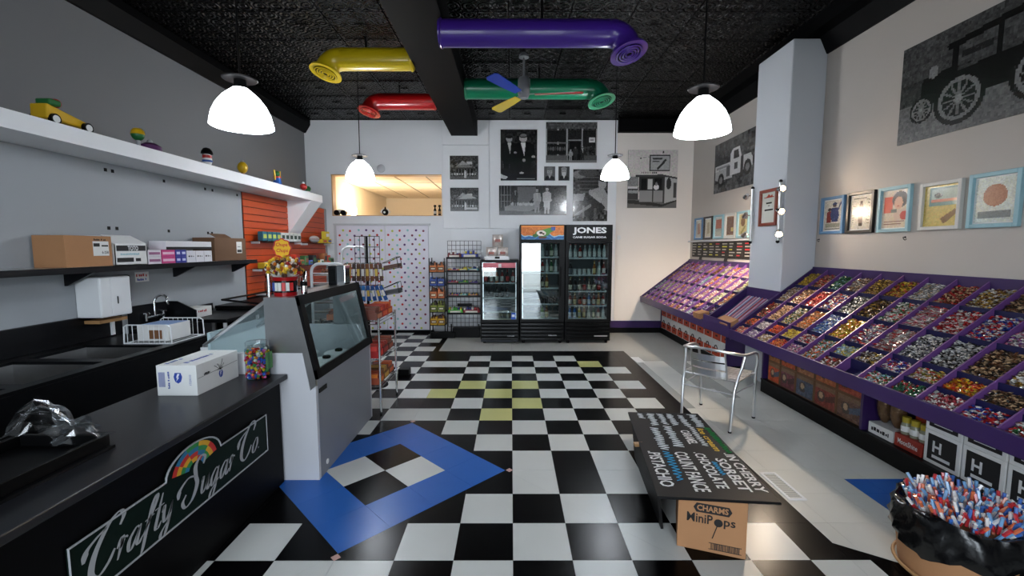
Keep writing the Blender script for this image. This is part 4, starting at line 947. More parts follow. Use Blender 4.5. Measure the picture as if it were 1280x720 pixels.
# ---- toys on the ledge (plain candy dispensers)
LZ = 2.4155
def toy(x, y, label, parts):
    t = thing('toy_dispenser', label, 'toy', (x, y, LZ), group='toys along the wall ledge')
    for nm, mb, m in parts: mb.build(nm, m, t, smooth=True)
    return t
mat('toy_yellow', (214, 170, 24), .35); mat('toy_green', (30, 100, 50), .35); mat('toy_purple', (84, 30, 90), .5); mat('toy_red', (180, 40, 36), .35); mat('toy_blue', (40, 90, 170), .35)
def egg(x, y, z, r): return MB().ball((x, y, z), r, 14, 10)
tx, ty = -3.12, 3.12
t = thing('toy_car', 'yellow toy roadster with white wheels, nearest on the ledge', 'toy car', (tx, 3.17, LZ), group='toys along the wall ledge')
MB().hull([(tx-.06, 3.0, LZ+.03), (tx+.06, 3.0, LZ+.03), (tx+.06, 3.0, LZ+.13), (tx-.06, 3.0, LZ+.13)], [(tx-.045, 3.30, LZ+.03), (tx+.045, 3.30, LZ+.03), (tx+.045, 3.30, LZ+.075), (tx-.045, 3.30, LZ+.075)]).build('car_body', 'toy_yellow', t, bevel=.012)
MB().box(tx-.05, tx+.05, 3.03, 3.11, LZ+.13, LZ+.17).build('seat_back', 'toy_green', t, bevel=.01); MB().box(tx+.045, tx+.0465, 3.06, 3.2, LZ+.06, LZ+.09).build('flame_print', 'toy_red', t); MB().ball((tx, 3.12, LZ+.16), .03, 10, 8).build('cargo_ball', 'toy_red', t, smooth=True)
for yy in (3.04, 3.27):
    for s in (-1, 1): w = MB().cyl((tx+s*.05, yy, LZ+.035), (tx+s*.075, yy, LZ+.035), .035, n=18).build('wheel', 'black_plastic', t, smooth=True); MB().cyl((tx+s*.0755, yy, LZ+.035), (tx+s*.078, yy, LZ+.035), .024, n=16).build('hub', 'white_plastic', w, smooth=True)
toy(-3.12, 3.80, 'yellow and green ball dispenser leaning over a purple base on the ledge', [('base', MB().lathe([(0, 0), (.085, 0), (.08, .05), (.04, .075), (0, .075)], (-3.12, 3.90, LZ), 16), 'toy_purple'), ('pedestal', MB().cyl((-3.12, 3.78, LZ), (-3.12, 3.78, LZ+.07), .015), 'ink_silver'), ('ball', egg(-3.12, 3.78, LZ+.115, .048), 'toy_green'), ('lid', MB().lathe([(.05, 0), (.044, .03), (.025, .05), (0, .055)], (-3.12, 3.78, LZ+.118), 14), 'toy_yellow'), ('knob', egg(-3.12, 3.90, LZ+.085, .022), 'ink_silver')])
toy(-3.12, 4.62, 'black, white and red column dispenser standing on the ledge', [('base', MB().lathe([(0, 0), (.05, 0), (.05, .02), (0, .02)], (-3.12, 4.62, LZ), 14), 'black_plastic'), ('column', MB().lathe([(.03, .02), (.045, .06), (.04, .1), (.03, .13)], (-3.12, 4.62, LZ), 14), 'white_plastic'), ('belt', MB().lathe([(.044, .05), (.048, .07)], (-3.12, 4.62, LZ), 14, caps=False), 'toy_blue'), ('band', MB().lathe([(.042, .09), (.043, .12)], (-3.12, 4.62, LZ), 14, caps=False), 'toy_red'), ('cap', MB().lathe([(.03, .13), (.055, .135), (.05, .16), (.03, .19), (0, .2)], (-3.12, 4.62, LZ), 14), 'black_plastic')])
toy(-3.12, 5.22, 'golden yellow egg-shaped dispenser standing on the ledge', [('base', MB().lathe([(0, 0), (.055, 0), (.05, .012), (.02, .02), (.018, .045)], (-3.12, 5.22, LZ), 14), 'wood'), ('egg', MB().ball((-3.12, 5.22, LZ+.105), (.055, .055, .065), 14, 10), 'toy_yellow'), ('knob', egg(-3.12, 5.22, LZ+.178, .014), 'ink_silver')])
toy(-3.12, 5.98, 'blue and green column dispenser with raised yellow rods on the ledge', [('base', MB().lathe([(0, 0), (.055, 0), (.052, .06), (.045, .07), (.045, .1)], (-3.12, 5.98, LZ), 14), 'toy_blue'), ('ring', MB().lathe([(.05, .1), (.05, .12), (0, .12)], (-3.12, 5.98, LZ), 14), 'toy_red'), ('ball', egg(-3.12, 5.97, LZ+.155, .038), 'toy_green'), ('rod', MB().cyl((-3.12, 5.92, LZ+.07), (-3.12, 5.91, LZ+.2), .012), 'toy_yellow'), ('rod', MB().cyl((-3.12, 6.04, LZ+.07), (-3.12, 6.05, LZ+.2), .012), 'toy_yellow')])
toy(-3.12, 6.78, 'red and green low dispenser at the far end of the ledge', [('base', MB().lathe([(0, 0), (.06, 0), (.055, .03), (0, .035)], (-3.12, 6.78, LZ), 14), 'white_plastic'), ('ball', egg(-3.12, 6.72, LZ+.09, .05), 'toy_red'), ('ball', egg(-3.12, 6.86, LZ+.075, .045), 'toy_green'), ('cap', egg(-3.12, 6.72, LZ+.14, .02), 'white_plastic')])
# small things on the sill of the high opening
for nm, lb, x, pr in (('toy_dispenser', 'dark round-wheeled toy at the left end of the opening sill', -3.16, 0), ('toy_dispenser', 'dark round toy with white fins in the middle of the opening sill', -2.33, 1), ('novelty_bottle', 'black novelty bottle on the opening sill, left of the pair', -1.41, 2), ('novelty_bottle', 'black novelty bottle on the opening sill, right of the pair beside the panels', -1.325, 3)):
    z0 = OZ0+.0125; y = YB+.06
    t = thing(nm, lb, 'toy' if pr < 2 else 'bottle', (x, y, z0))
    if pr == 0:
        for s in (-1, 1): MB().cyl((x+s*.06, y-.04, z0+.05), (x+s*.06, y+.04, z0+.05), .05, n=18).build('wheel', 'black_plastic', t, smooth=True)
        MB().box(x-.05, x+.05, y-.035, y+.035, z0+.05, z0+.11).build('toy_body', 'frame_white', t, bevel=.01)
    elif pr == 1:
        MB().ball((x, y, z0+.06), .06, 14, 10).build('toy_body', 'black_plastic', t, smooth=True); MB().cyl((x, y, z0+.11), (x, y, z0+.16), .02, .008).build('spout', 'black_plastic', t)
        for s in (-1, 1): MB().prism([(x+s*.05, z0+.03), (x+s*.10, z0+.06), (x+s*.03, z0+.15)], 'y', y-.006, y+.006).build('fin', 'white_plastic', t)
        MB().cyl((x, y-.058, z0+.055), (x, y-.066, z0+.055), .02).build('dial', 'white_plastic', t)
    else:
        MB().lathe([(0, 0), (.026, 0), (.026, .1), (.012, .13), (.012, .155), (.026, .16), (.022, .19), (0, .195)], (x, y, z0), 14).build('bottle_body', 'black_plastic', t, smooth=True); MB().lathe([(.027, .03), (.027, .08)], (x, y, z0), 14, caps=False).build('paper_label', 'frame_white' if pr == 2 else 'wood', t, smooth=True)
# ================================================================ BACK WALL: DOORWAY, RACKS, COOLERS
DOT = [(196, 40, 44), (84, 44, 112), (196, 206, 84), (150, 208, 208), (120, 40, 70)]
for n, (x0, x1, nm) in enumerate(((-3.215, -2.325, 'door_1'), (-2.30, -1.525, 'door_3'))):
    d = struct(MB().box(x0, x1, YB-.035-.004*n, YB-.012, .058, 2.0).build(nm, mat('curtain_%d' % n, (236, 234, 244), .6, var=.02), bevel=.004))
    dm = MB(); rs = random.Random(20+n); row = 0; z = .10
    while z < 1.99:
        x = x0+.05+(.07 if row % 2 else 0)
        while x < x1-.02:
            c = DOT[(row*2+int((x-x0)/.142)*3+(row//2)) % 5]; px, pz, r = x+rs.uniform(-.012, .012), z+rs.uniform(-.012, .012), .021
            dm._add([(px+r*math.cos(2*math.pi*k/10), YB-.0365-.004*n, pz+r*math.sin(2*math.pi*k/10)) for k in range(10)], [tuple(range(10))], c)
            x += .142
        z += .086; row += 1
    dm.build('dot_print', 'print', d)
struct(MB().box(-3.27, -1.49, YB-.03, YB-.001, 2.005, 2.035).box(-3.26, -3.222, YB-.03, YB-.001, .05, 2.005).build('trim_7', 'paint_white'))
MB().tube([(-2.32, YB-.045, 2.0), (-2.312, YB-.05, 1.4), (-2.32, YB-.045, 1.2)], .008, 6)
# ---- chrome wire cart
def wire_shelf(t, x0, x1, y0, y1, z, r=.004, pitch=.03):
    MB().tube([(x0, y0, z), (x1, y0, z), (x1, y1, z), (x0, y1, z)], r*1.4, 6, closed=True).tube([(x0, y0, z-.03), (x1, y0, z-.03), (x1, y1, z-.03), (x0, y1, z-.03)], r, 6, closed=True).build('shelf_rim', 'chrome', t)
    w = MB(); x = x0+pitch
    while x < x1: w.tube([(x, y0, z), (x, y1, z)], r*.6, 4); x += pitch
    w.build('shelf_wires', 'chrome', t)
ccx0, ccx1, ccy0, ccy1 = -1.80, -1.25, 4.10, 4.68
t = thing('wire_cart', 'chrome wire cart with three shelves of candy behind the freezer', 'cart', (-1.52, 4.39, 0))
for x in (ccx0, ccx1):
    for y in (ccy0, ccy1): MB().cyl((x, y, .02), (x, y, .93), .011, n=10).build('post', 'chrome', t, smooth=True); MB().ball((x, y, .012), .013, 8, 6).build('foot', 'black_plastic', t)
for z in (.27, .53, .90): wire_shelf(t, ccx0, ccx1, ccy0, ccy1, z)
rs = random.Random(8)
BR = [(120, 60, 40), (90, 52, 36), (190, 40, 34), (150, 100, 50), (60, 36, 30)]
def bar_box(label, x, y, z, sx, sy, sz, c, c2, group, name='candy_box', face='x'):
    t = thing(name, label, 'candy box', (x, y, z), group=group)
    b = MB().box(x-sx/2, x+sx/2, y-sy/2, y+sy/2, z, z+sz*.55, c); b.build('tray', 'print', t, bevel=.003)
    if face == 'x': MB().box(x+sx/2, x+sx/2+.001, y-sy*.4, y+sy*.4, z+sz*.12, z+sz*.45, c2).build('front_print', 'print', t)
    else: MB().box(x-sx*.4, x+sx*.4, y-sy/2-.001, y-sy/2, z+sz*.12, z+sz*.45, c2).build('front_print', 'print', t)
    f = MB(); r_ = random.Random(int(x*1000)+int(y*777)+int(z*99))
    for k in range(7):
        u = (k+.5)/7
        if face == 'x': f.box(x-sx*.42, x+sx*.42, y-sy/2+u*sy-sy*.05, y-sy/2+u*sy+sy*.05, z+sz*.5, z+sz*r_.uniform(.8, 1), r_.choice([c, c2]))
        else: f.box(x-sx/2+u*sx-sx*.05, x-sx/2+u*sx+sx*.05, y-sy*.42, y+sy*.42, z+sz*.5, z+sz*r_.uniform(.8, 1), r_.choice([c, c2]))
    f.build('bars', 'print', t); return t
spec = {.27: [((160, 70, 40), (220, 120, 40)), ((130, 90, 50), (210, 160, 60)), ((110, 60, 40), (200, 90, 40))], .53: [((180, 30, 30), (225, 70, 60)), ((110, 40, 34), (180, 60, 50)), ((90, 50, 40), (160, 80, 60))], .90: [((110, 58, 44), (190, 120, 90)), ((170, 40, 32), (220, 90, 50)), ((190, 60, 30), (226, 130, 50))]}
lv = {.27: 'lowest', .53: 'middle', .90: 'top'}
for z, cc in spec.items():
    for k, (c, c2) in enumerate(cc):
        bar_box('right-hand open candy-bar box, '+ORD[k]+' from the front, '+lv[z]+' chrome cart shelf', -1.37, 4.21+k*.185, z+.007, .20, .17, .12, c, c2, 'candy boxes on the chrome cart')
        bar_box('left-hand open candy-bar box, '+ORD[k]+' from the front, '+lv[z]+' chrome cart shelf', -1.63, 4.21+k*.185, z+.007, .24, .17, .10, c2, c, 'candy boxes on the chrome cart')
tag(MB().box(-1.42, -1.28, 5.38, 5.50, 0, .075).build('floor_block', 'black_plastic', bevel=.006), 'small black block on the floor beyond the chrome cart', 'block')
# ---- candy spinner rack beyond the cart
sx, sy = -1.63, 4.98
t = thing('grid_rack', 'black grid rack hung with candy bars behind the freezer', 'rack', (sx, sy, 0))
MB().lathe([(0, 0), (.2, 0), (.19, .02), (.02, .03), (0, .03)], (sx, sy, 0), 20).build('base', 'black_metal', t, smooth=True)
MB().cyl((sx, sy, .03), (sx, sy, 1.72), .014).build('pole', 'black_metal', t, smooth=True)
g = MB()
for k in range(6): g.cyl((sx-.14+k*.056, sy+.02, 1.1), (sx-.14+k*.056, sy+.02, 1.72), .0035, n=5)
for k in range(6): g.cyl((sx-.14, sy+.02, 1.72-k*.12), (sx+.14, sy+.02, 1.72-k*.12), .0035, n=5)
g.build('wire_grid', 'black_metal', t)
for z in (1.42, 1.18):
    MB().cyl((sx-.2, sy-.14, z+.0), (sx+.2, sy-.14, z), .005, n=6).cyl((sx-.2, sy-.14, z), (sx-.1, sy+.02, z), .004, n=5).cyl((sx+.2, sy-.14, z), (sx+.1, sy+.02, z), .004, n=5).build('hook_bar', 'chrome', t)
for z, L, cs, lb in ((1.415, .19, [(120, 70, 30), (84, 50, 30), (150, 96, 40), (60, 40, 30), (196, 110, 120)], 'brown candy bar hanging from the upper bar of the grid rack'), (1.175, .17, [(26, 110, 180), (20, 80, 150), (60, 140, 200)], 'blue candy bar hanging from the lower bar of the grid rack')):
    for k in range(9):
        x = sx-.19+k*.0475; c = rs.choice(cs); a = (k-4)*(.02 if z > 1.3 else .09)
        M = Matrix.Translation((x, sy-.147, z)) @ Matrix.Rotation(-a, 4, 'Y')
        q = thing('candy_bar', lb+', '+ORD[k]+' from the left', 'candy bar', (x, sy-.147, z-L), group='candy bars hanging on the grid rack')
        MB().box(-.02, .02, -.008, .004, -L, 0, c).xf(M).build('wrapper', 'print', q, bevel=.004); MB().box(-.014, .014, -.0095, -.0082, -L*.7, -L*.3, (220, 190, 90) if k % 2 else (226, 226, 220)).xf(M).build('brand_print', 'print', q)
for k, (z, c, lb) in enumerate(((1.34, (92, 58, 40), 'upper'), (1.06, (60, 62, 66), 'lower'))):
    q = thing('wire_basket', lb+' small wire basket with a candy box jutting right from the grid rack', 'basket', (sx+.33, sy-.02, z))
    MB().tube([(sx+.2, sy-.1, z), (sx+.38, sy-.1, z+.03), (sx+.38, sy+.06, z+.03), (sx+.2, sy+.06, z)], .004, 6, closed=True).tube([(sx+.2, sy-.1, z+.08), (sx+.36, sy-.1, z+.15), (sx+.36, sy+.06, z+.15), (sx+.2, sy+.06, z+.08)], .004, 6, closed=True).tube([(sx+.38, sy-.1, z+.03), (sx+.36, sy-.1, z+.15)], .004, 5).tube([(sx+.38, sy+.06, z+.03), (sx+.36, sy+.06, z+.15)], .004, 5).build('wire_frame', 'black_metal', q)
    MB().hull([(sx+.21, sy-.09, z+.006), (sx+.375, sy-.09, z+.036), (sx+.375, sy+.05, z+.036), (sx+.21, sy+.05, z+.006)], [(sx+.21, sy-.09, z+.05), (sx+.375, sy-.09, z+.08), (sx+.375, sy+.05, z+.08), (sx+.21, sy+.05, z+.05)], c).build('candy_tray', 'print', q)
# ---- white tube bakery rack
t = thing('bakery_rack', 'white tube bakery rack with metal shelves behind the freezer', 'rack', (-2.15, 5.5, 0))
def arch(x0, x1, y, zt, R=.1):
    P = [(x0, y, 0), (x0, y, zt-R)]+[(x0+R-R*math.cos(a), y, zt-R+R*math.sin(a)) for a in [math.pi/2*k/6 for k in range(1, 7)]]+[(x1-R+R*math.sin(a), y, zt-R+R*math.cos(a)) for a in [math.pi/2*k/6 for k in range(0, 7)]]+[(x1, y, 0)]
    return MB().tube(P, .017, 12)
arch(-2.41, -2.0, 5.3, 1.40).build('frame_hoop', 'white_metal', t, smooth=True); arch(-2.20, -1.86, 5.72, 1.60).build('frame_hoop', 'white_metal', t, smooth=True)
for k in range(8):
    z = .45+k*.115; MB().box(-2.39, -2.02, 5.32, 5.70, z, z+.008).build('tray_shelf', 'steel', t)
    MB().tube([(-2.41, 5.3, z+.03), (-2.0, 5.3, z+.03)], .006, 6).build('rail', 'white_metal', t)
q = thing('candy_bag', 'brown bag of round chocolates on top of the white bakery rack', 'candy bag', (-2.2, 5.5, 1.264)); bm = MB()
rs = random.Random(31)
for k in range(60): bm.ball((-2.2+rs.uniform(-.13, .13), 5.5+rs.uniform(-.12, .12), 1.275+rs.uniform(0, .06)), .014, 6, 5, rs.choice([(120, 70, 44), (150, 92, 56), (96, 56, 38)]))
bm.build('chocolates', 'candy', q)['kind'] = 'stuff'; MB().ball((-2.2, 5.5, 1.312), (.155, .145, .045), 16, 8).build('clear_wrap', 'plastic_clear', q, smooth=True)
# ---- narrow candy rack and gridwall by the coolers
RY = 7.95
t = thing('candy_rack', 'narrow black candy rack with five shelves beside the polka dot curtain', 'rack', (-1.315, RY, 0))
for x in (-1.455, -1.185):
    for y in (7.80, 8.08): MB().box(x-.008, x+.008, y-.008, y+.008, .0, 1.41).build('post', 'black_metal', t)
ZS = (1.165, .92, .695, .45, .21)
for z in ZS: MB().box(-1.46, -1.18, 7.79, 8.09, z-.012, z).build('shelf', 'black_metal', t)
CC = (((196, 110, 50), (60, 40, 36)), ((60, 86, 160), (30, 40, 80)), ((206, 116, 66), (120, 66, 40)), ((140, 150, 60), (60, 66, 34)), ((206, 160, 40), (90, 40, 40)))
for k, z in enumerate(ZS):
    for s in range(2):
        x = -1.388+s*.137; c, c2 = CC[k]
        q = thing('candy_carton', ('left', 'right')[s]+' '+('orange', 'blue', 'amber', 'olive', 'golden')[k]+' candy carton on the '+ORD[k]+' shelf of the narrow rack', 'candy box', (x, 7.86, z), group='cartons on the narrow candy rack')
        MB().box(x-.062, x+.062, 7.80, 7.98, z, z+.115, c).build('carton_body', 'print', q, bevel=.003); MB().box(x-.05, x+.05, 7.7985, 7.7995, z+.03, z+.085, c2).build('front_print', 'print', q); MB().box(x-.035, x+.035, 7.797, 7.7983, z+.045, z+.07, (226, 216, 190)).build('logo_print', 'print', q)
        f = MB(); r_ = random.Random(k*7+s)
        for m_ in range(6): f.box(x-.058+m_*.02, x-.042+m_*.02, 7.83, 7.95, z+.11, z+r_.uniform(.13, .19), r_.choice([c, c2, (60, 40, 36)]))
        f.build('packets', 'print', q)
t = thing('gridwall_rack', 'black gridwall candy rack left of the small cooler', 'rack', (-.85, 8.0, .1))
g = MB(); gx0, gx1, gz0, gz1, gy = -1.149, -.545, .147, 1.715, 7.98
for k in range(9): g.cyl((gx0+(gx1-gx0)*k/8, gy, gz0), (gx0+(gx1-gx0)*k/8, gy, gz1), .004, n=5)
for k in range(21): g.cyl((gx0, gy, gz0+(gz1-gz0)*k/20), (gx1, gy, gz0+(gz1-gz0)*k/20), .004, n=5)
g.build('wire_grid', 'black_metal', t)
for x in (gx0+.05, gx1-.05): MB().box(x-.01, x+.01, gy-.015, gy+.015, 0, gz0+.05).build('foot', 'black_metal', t)
GZ = (1.40, 1.165, .945, .715, .405)
for z in GZ:
    MB().box(gx0, gx1, gy-.17, gy-.005, z-.006, z).build('shelf', 'black_metal', t); MB().box(gx0, gx1, gy-.174, gy-.17, z-.006, z+.03).build('shelf_lip', 'black_metal', t)
RO = ([((110, 26, 30), .25, .11, 'dark red'), ((40, 60, 150), .30, .125, 'blue')], [((190, 40, 50), .2, .06, 'red'), ((206, 190, 50), .16, .08, 'yellow'), ((40, 140, 150), .2, .085, 'teal')], [((176, 30, 44), .19, .06, 'red'), ((70, 170, 50), .18, .06, 'green'), ((96, 60, 150), .17, .055, 'violet')], [((150, 40, 44), .19, .06, 'dark red'), ((90, 170, 170), .17, .06, 'teal'), ((204, 110, 40), .18, .06, 'orange')], [((80, 176, 60), .27, .11, 'green'), ((150, 30, 40), .31, .11, 'red')])
for k, row in enumerate(RO):
    x = gx0+.02
    for c, w, h, cn in row:
        q = thing('candy_tray', cn+' candy tray on the '+ORD[k]+' shelf of the gridwall rack', 'candy box', (x+w/2, gy-.09, GZ[k]), group='candy trays on the gridwall rack')
        MB().box(x, x+w-.012, gy-.165, gy-.02, GZ[k], GZ[k]+h*.7, c).build('tray_body', 'print', q, bevel=.003); MB().box(x+w*.12, x+w*.82, gy-.1665, gy-.1655, GZ[k]+h*.2, GZ[k]+h*.55, (232, 226, 210)).build('logo_print', 'print', q)
        f = MB(); r_ = random.Random(int(k*31+w*100))
        for m_ in range(6): f.box(x+.01+m_*(w-.03)/6, x+.004+(m_+.8)*(w-.03)/6, gy-.15, gy-.03, GZ[k]+h*.68, GZ[k]+h*r_.uniform(.85, 1.15), r_.choice([c, (220, 200, 60), (230, 228, 220), (60, 60, 140)]))
        f.build('packets', 'print', q); x += w
tag(MB().box(-.96, -.70, gy-.19, gy-.175, .545, .60).build('rack_card', 'black_plastic'), 'blank black card holder on the gridwall rack', 'card holder')
tag(MB().box(-1.04, -.56, 7.70, 7.90, .0, .17).build('rack_plinth', 'black_plastic', bevel=.006), 'low black plinth under the gridwall rack', 'plinth')
tag(MB().box(-1.42, -.99, 7.66, 7.78, .0, .10).build('rack_base_block', 'black_plastic', bevel=.006), 'low black block on the floor before the narrow candy rack', 'plinth')
# ---- coolers
def cooler(name, label, x0, x1, H, gx0, gx1, gz0, gz1, shelves, header=None):
    y0, y1 = 7.21, 7.98; t = thing(name, label, 'cooler', ((x0+x1)/2, (y0+y1)/2, 0)); yd = y0+.05
    MB().box(x0, x0+.035, yd, y1, .06, H).box(x1-.035, x1, yd, y1, .06, H).box(x0+.035, x1-.035, y1-.03, y1, .06, H).box(x0+.035, x1-.035, yd, y1-.03, H-.03, H).box(x0+.035, x1-.035, yd, y1-.03, .06, gz0-.03).build('cabinet', 'black_metal', t, bevel=.004)
    MB().box(x0+.0352, x1-.0352, y1-.036, y1-.031, gz0-.029, H-.031).build('back_liner', mat(name+'_liner_'+str(int(x0*100)), (110, 116, 120), .4), t)
    top = gz1+.03
    MB().box(x0, x1, y0, yd-.002, gz0-.04, gz0).box(x0, x1, y0, yd-.002, gz1, top).box(x0, gx0, y0, yd-.002, gz0, gz1).box(gx1, x1, y0, yd-.002, gz0, gz1).build('door_frame', 'black_metal', t, bevel=.003)
    MB().box(gx0, gx1, y0+.012, y0+.018, gz0, gz1).build('door_glass', 'glass_door', t)
    MB().box(gx1+.01, gx1+.03, y0-.03, y0, (gz0+gz1)/2-.25, (gz0+gz1)/2+.25).build('door_handle', 'black_plastic', t, bevel=.006)
    for z in shelves: MB().box(x0+.036, x1-.036, yd+.02, y1-.05, z-.012, z).build('shelf', 'white_metal', t); 
    for z in shelves: MB().box(gx0, gx1, yd+.012, yd+.019, z-.02, z+.004).build('price_rail', 'white_metal', t)
    MB().box(x0+.01, x1-.01, y0+.012, yd, .05, gz0-.045).build('grille_back', 'black_plastic', t)
    n = 5; hgt = gz0-.045-.06
    for k in range(n): 
        z = .06+hgt*(k+.2)/n; MB().hull([(x0+.02, y0-.002, z), (x1-.02, y0-.002, z), (x1-.02, y0+.011, z+.02), (x0+.02, y0+.011, z+.02)], [(x0+.02, y0-.002, z+hgt*.4/n), (x1-.02, y0-.002, z+hgt*.4/n), (x1-.02, y0+.011, z+hgt*.6/n), (x0+.02, y0+.011, z+hgt*.6/n)]).build('grille_louver', 'black_gloss', t)
    for x in (x0+.06, x1-.06):
        for y in (y0+.08, y1-.06): MB().cyl((x, y, 0), (x, y, .06), .025).build('foot', 'black_plastic', t)
    for x in (x0+.045, x1-.045): MB().cyl((x, yd+.03, gz0), (x, yd+.03, gz1), .008, n=8).build('lamp_tube', 'fridge_lamp', t)
    if header: MB().box(x0, x1, y0, yd-.002, top+.004, H).build('header', 'black_metal', t, bevel=.003)
    return t
F1 = cooler('drink_cooler', 'small black glass-door cooler with a pink band, left of the three coolers', -.51, .128, 1.391, -.475, .085, .40, 1.35, (1.015, .765, .527, .41))
F2 = cooler('drink_cooler', 'tall black glass-door cooler with a painted bottle header, middle of the three', .145, .882, 1.966, .175, .79, .41, 1.665, (1.442, 1.183, .927, .662, .42), True)
F3 = cooler('drink_cooler', 'tall black glass-door cooler with white block lettering, right of the three', .893, 1.655, 1.966, .945, 1.59, .41, 1.665, (1.425, 1.148, .874, .633, .42), True)
MB().box(-.465, .075, 7.207, 7.2095, 1.265, 1.345, (206, 110, 120)).box(-.21, -.16, 7.2055, 7.2068, 1.27, 1.33, (226, 220, 220)).build('pink_band', 'print', F1)
MB().box(0.0, .075, 7.205, 7.2095, .41, .52, (40, 90, 190)).box(.012, .06, 7.203, 7.2048, .45, .49, (226, 230, 240)).build('sticker', 'print', F1)
MB().box(-.50, .118, 7.2, 7.209, .035, .06).build('kick_strip', 'steel_dark', F1)
scrawl(7, (-.06, 7.2068, .12), PY, PZ, .12, .02, 'ink_silver', F1); scrawl(7, (.62, 7.2068, .13), PY, PZ, .14, .022, 'ink_silver', F2, .01, .3); MB().box(1.38, 1.60, 7.2055, 7.2068, .12, .14).build('maker_plate', 'ink_silver', F3)
txt('JONES', (1.005, 7.2085, 1.80), PY, PZ, .55, .125, 'ink_white', F3, .035); txt('CANE SUGAR SODA', (1.005, 7.2085, 1.748), PY, PZ, .55, .03, 'ink_white', F3, .03)
c = Cv(110, 34, (206, 116, 50)); c.noise(14, 3, 3); c.rect(0, 0, 1, .12, (226, 140, 60))
for k in range(110):
    u = k/110; v = .62+.13*math.sin(u*9.5)+.05*math.sin(u*27); c.rect(u, v, u+.011, 1, (40, 100, 160)); c.rect(u, v, u+.011, v+.07, (150, 196, 216)); c.rect(u, v+.25, u+.011, v+.3, (90, 150, 190))
c.ell(.5, .55, .17, .24, (76, 130, 50)); c.poly([(.5, .3), (.74, .1), (.78, .35), (.58, .7)], (80, 140, 56)); c.rect(.70, .1, .8, .36, (56, 76, 150)); c.ell(.47, .55, .11, .2, (226, 222, 206)); c.ell(.46, .52, .04, .09, (60, 50, 40)); c.ell(.52, .6, .03, .07, (90, 66, 44)); c.ell(.33, .72, .07, .12, (60, 110, 46)); c.poly([(.4, .78), (.62, .78), (.56, .95), (.42, .95)], (96, 60, 40))
c.build('header_art', 'print', F2, (.165, 7.2085, 1.952), (.695, 0, 0), (0, 0, -.225))
# bottles: one of each kind, then copies
def bottle(kind, glass, lab, cap, h=.225, r=.029):
    t = thing('soda_bottle', '-', 'bottle', (0, 0, 0))
    m = mat('bottle_'+kind, glass, .08, spec=.8)
    MB().lathe([(0, 0), (r*.9, 0), (r, .01), (r, h*.50), (r*.8, h*.62), (r*.42, h*.76), (r*.38, h*.93), (r*.45, h*.94), (r*.45, h*.96)], (0, 0, 0), 12).build('bottle_glass', m, t, smooth=True)
    MB().lathe([(r+.0008, h*.1), (r+.0008, h*.46)], (0, 0, 0), 12, lab, caps=False).lathe([(r*.44, h*.8), (r*.43, h*.9)], (0, 0, 0), 10, lab, caps=False).build('paper_label', 'print', t, smooth=True)
    MB().lathe([(r*.5, h*.96), (r*.5, h), (0, h*1.005)], (0, 0, 0), 10, cap).build('cap', 'print', t, smooth=True)
    for o in list(t.children)+[t]: o.hide_render = False
    return t
KB = {'clear': ((196, 204, 204), (226, 226, 222), (200, 40, 40)), 'red': ((150, 24, 26), (226, 220, 214), (30, 30, 32)), 'brown': ((56, 30, 18), (206, 196, 176), (200, 170, 60)), 'green': ((40, 96, 56), (220, 214, 190), (40, 120, 60)), 'blue': ((40, 110, 190), (220, 226, 236), (40, 80, 180)), 'orange': ((206, 96, 30), (226, 220, 206), (226, 120, 30)), 'amber': ((150, 84, 30), (226, 206, 150), (190, 150, 50)), 'cola': ((24, 16, 16), (180, 40, 40), (180, 30, 30)), 'dark': ((22, 22, 26), (96, 100, 106), (60, 60, 66)), 'yellow': ((206, 180, 60), (226, 220, 200), (60, 150, 70)), 'lime': ((120, 170, 60), (226, 226, 214), (200, 40, 40))}
PB = {k: bottle(k, *v) for k, v in KB.items()}; USED = set()
def put(kind, x, y, z, label, group, sc=1.):
    if kind not in USED: o = PB[kind]; USED.add(kind)
    else: o = copy_tree(PB[kind])
    o.location = (x, y, z); o['label'] = label; o['group'] = group; o.scale = (sc, sc, sc); o.rotation_euler = (0, 0, random.uniform(-.5, .5))
def row(kinds, x0, x1, z, where, sc=1., y=7.33):
    n = len(kinds)
    for k, kd in enumerate(kinds):
        if kd: put(kd, x0+(x1-x0)*(k+.5)/n, y, z, kd+' soda bottle, '+ORD[k]+' place from the left on the '+where, 'soda bottles in the coolers', sc)
W3 = ' shelf of the right cooler'
row(['clear', 'clear', 'red', 'clear', 'clear', 'clear', 'clear', 'clear'], .95, 1.585, 1.426, 'top'+W3)
row(['dark', None, None, None, None, 'amber', 'clear', 'red'], .95, 1.585, 1.149, 'second'+W3)
row(['brown', 'dark', 'brown', 'cola', 'brown', 'brown', 'cola', 'dark'], .95, 1.585, .875, 'third'+W3)
row(['red', 'amber', 'cola', 'red', 'blue', 'red', 'amber', 'red'], .95, 1.585, .634, 'fourth'+W3, .95)
row(['blue', 'blue', 'yellow', 'amber', 'clear', 'green', 'red', 'clear'], .95, 1.585, .421, 'bottom'+W3, .9)
for k in range(5):
    x = 1.06+k*.08; t = thing('soda_can', 'small white soda cup, '+ORD[k]+' on the second shelf of the right cooler', 'cup', (x, 7.34, 1.149), group='low cups in the right cooler')
    MB().lathe([(0, 0), (.028, 0), (.033, .09), (.03, .092)], (x, 7.34, 1.149), 12).build('cup_body', 'white_plastic', t, smooth=True); MB().lathe([(.034, 0), (.034, .008), (0, .01)], (x, 7.34, 1.2415), 12).build('lid', 'grey_lead', t, smooth=True)
W2 = ' shelf of the middle cooler'
row([None, None, None, None, 'clear', 'dark', 'green', 'clear'], .19, .78, 1.443, 'top'+W2)
row([None, None, None, None, 'red', 'clear', 'green', 'clear'], .19, .78, 1.184, 'second'+W2)
row([None, None, None, None, 'brown', 'amber', None, None], .19, .78, .928, 'third'+W2)
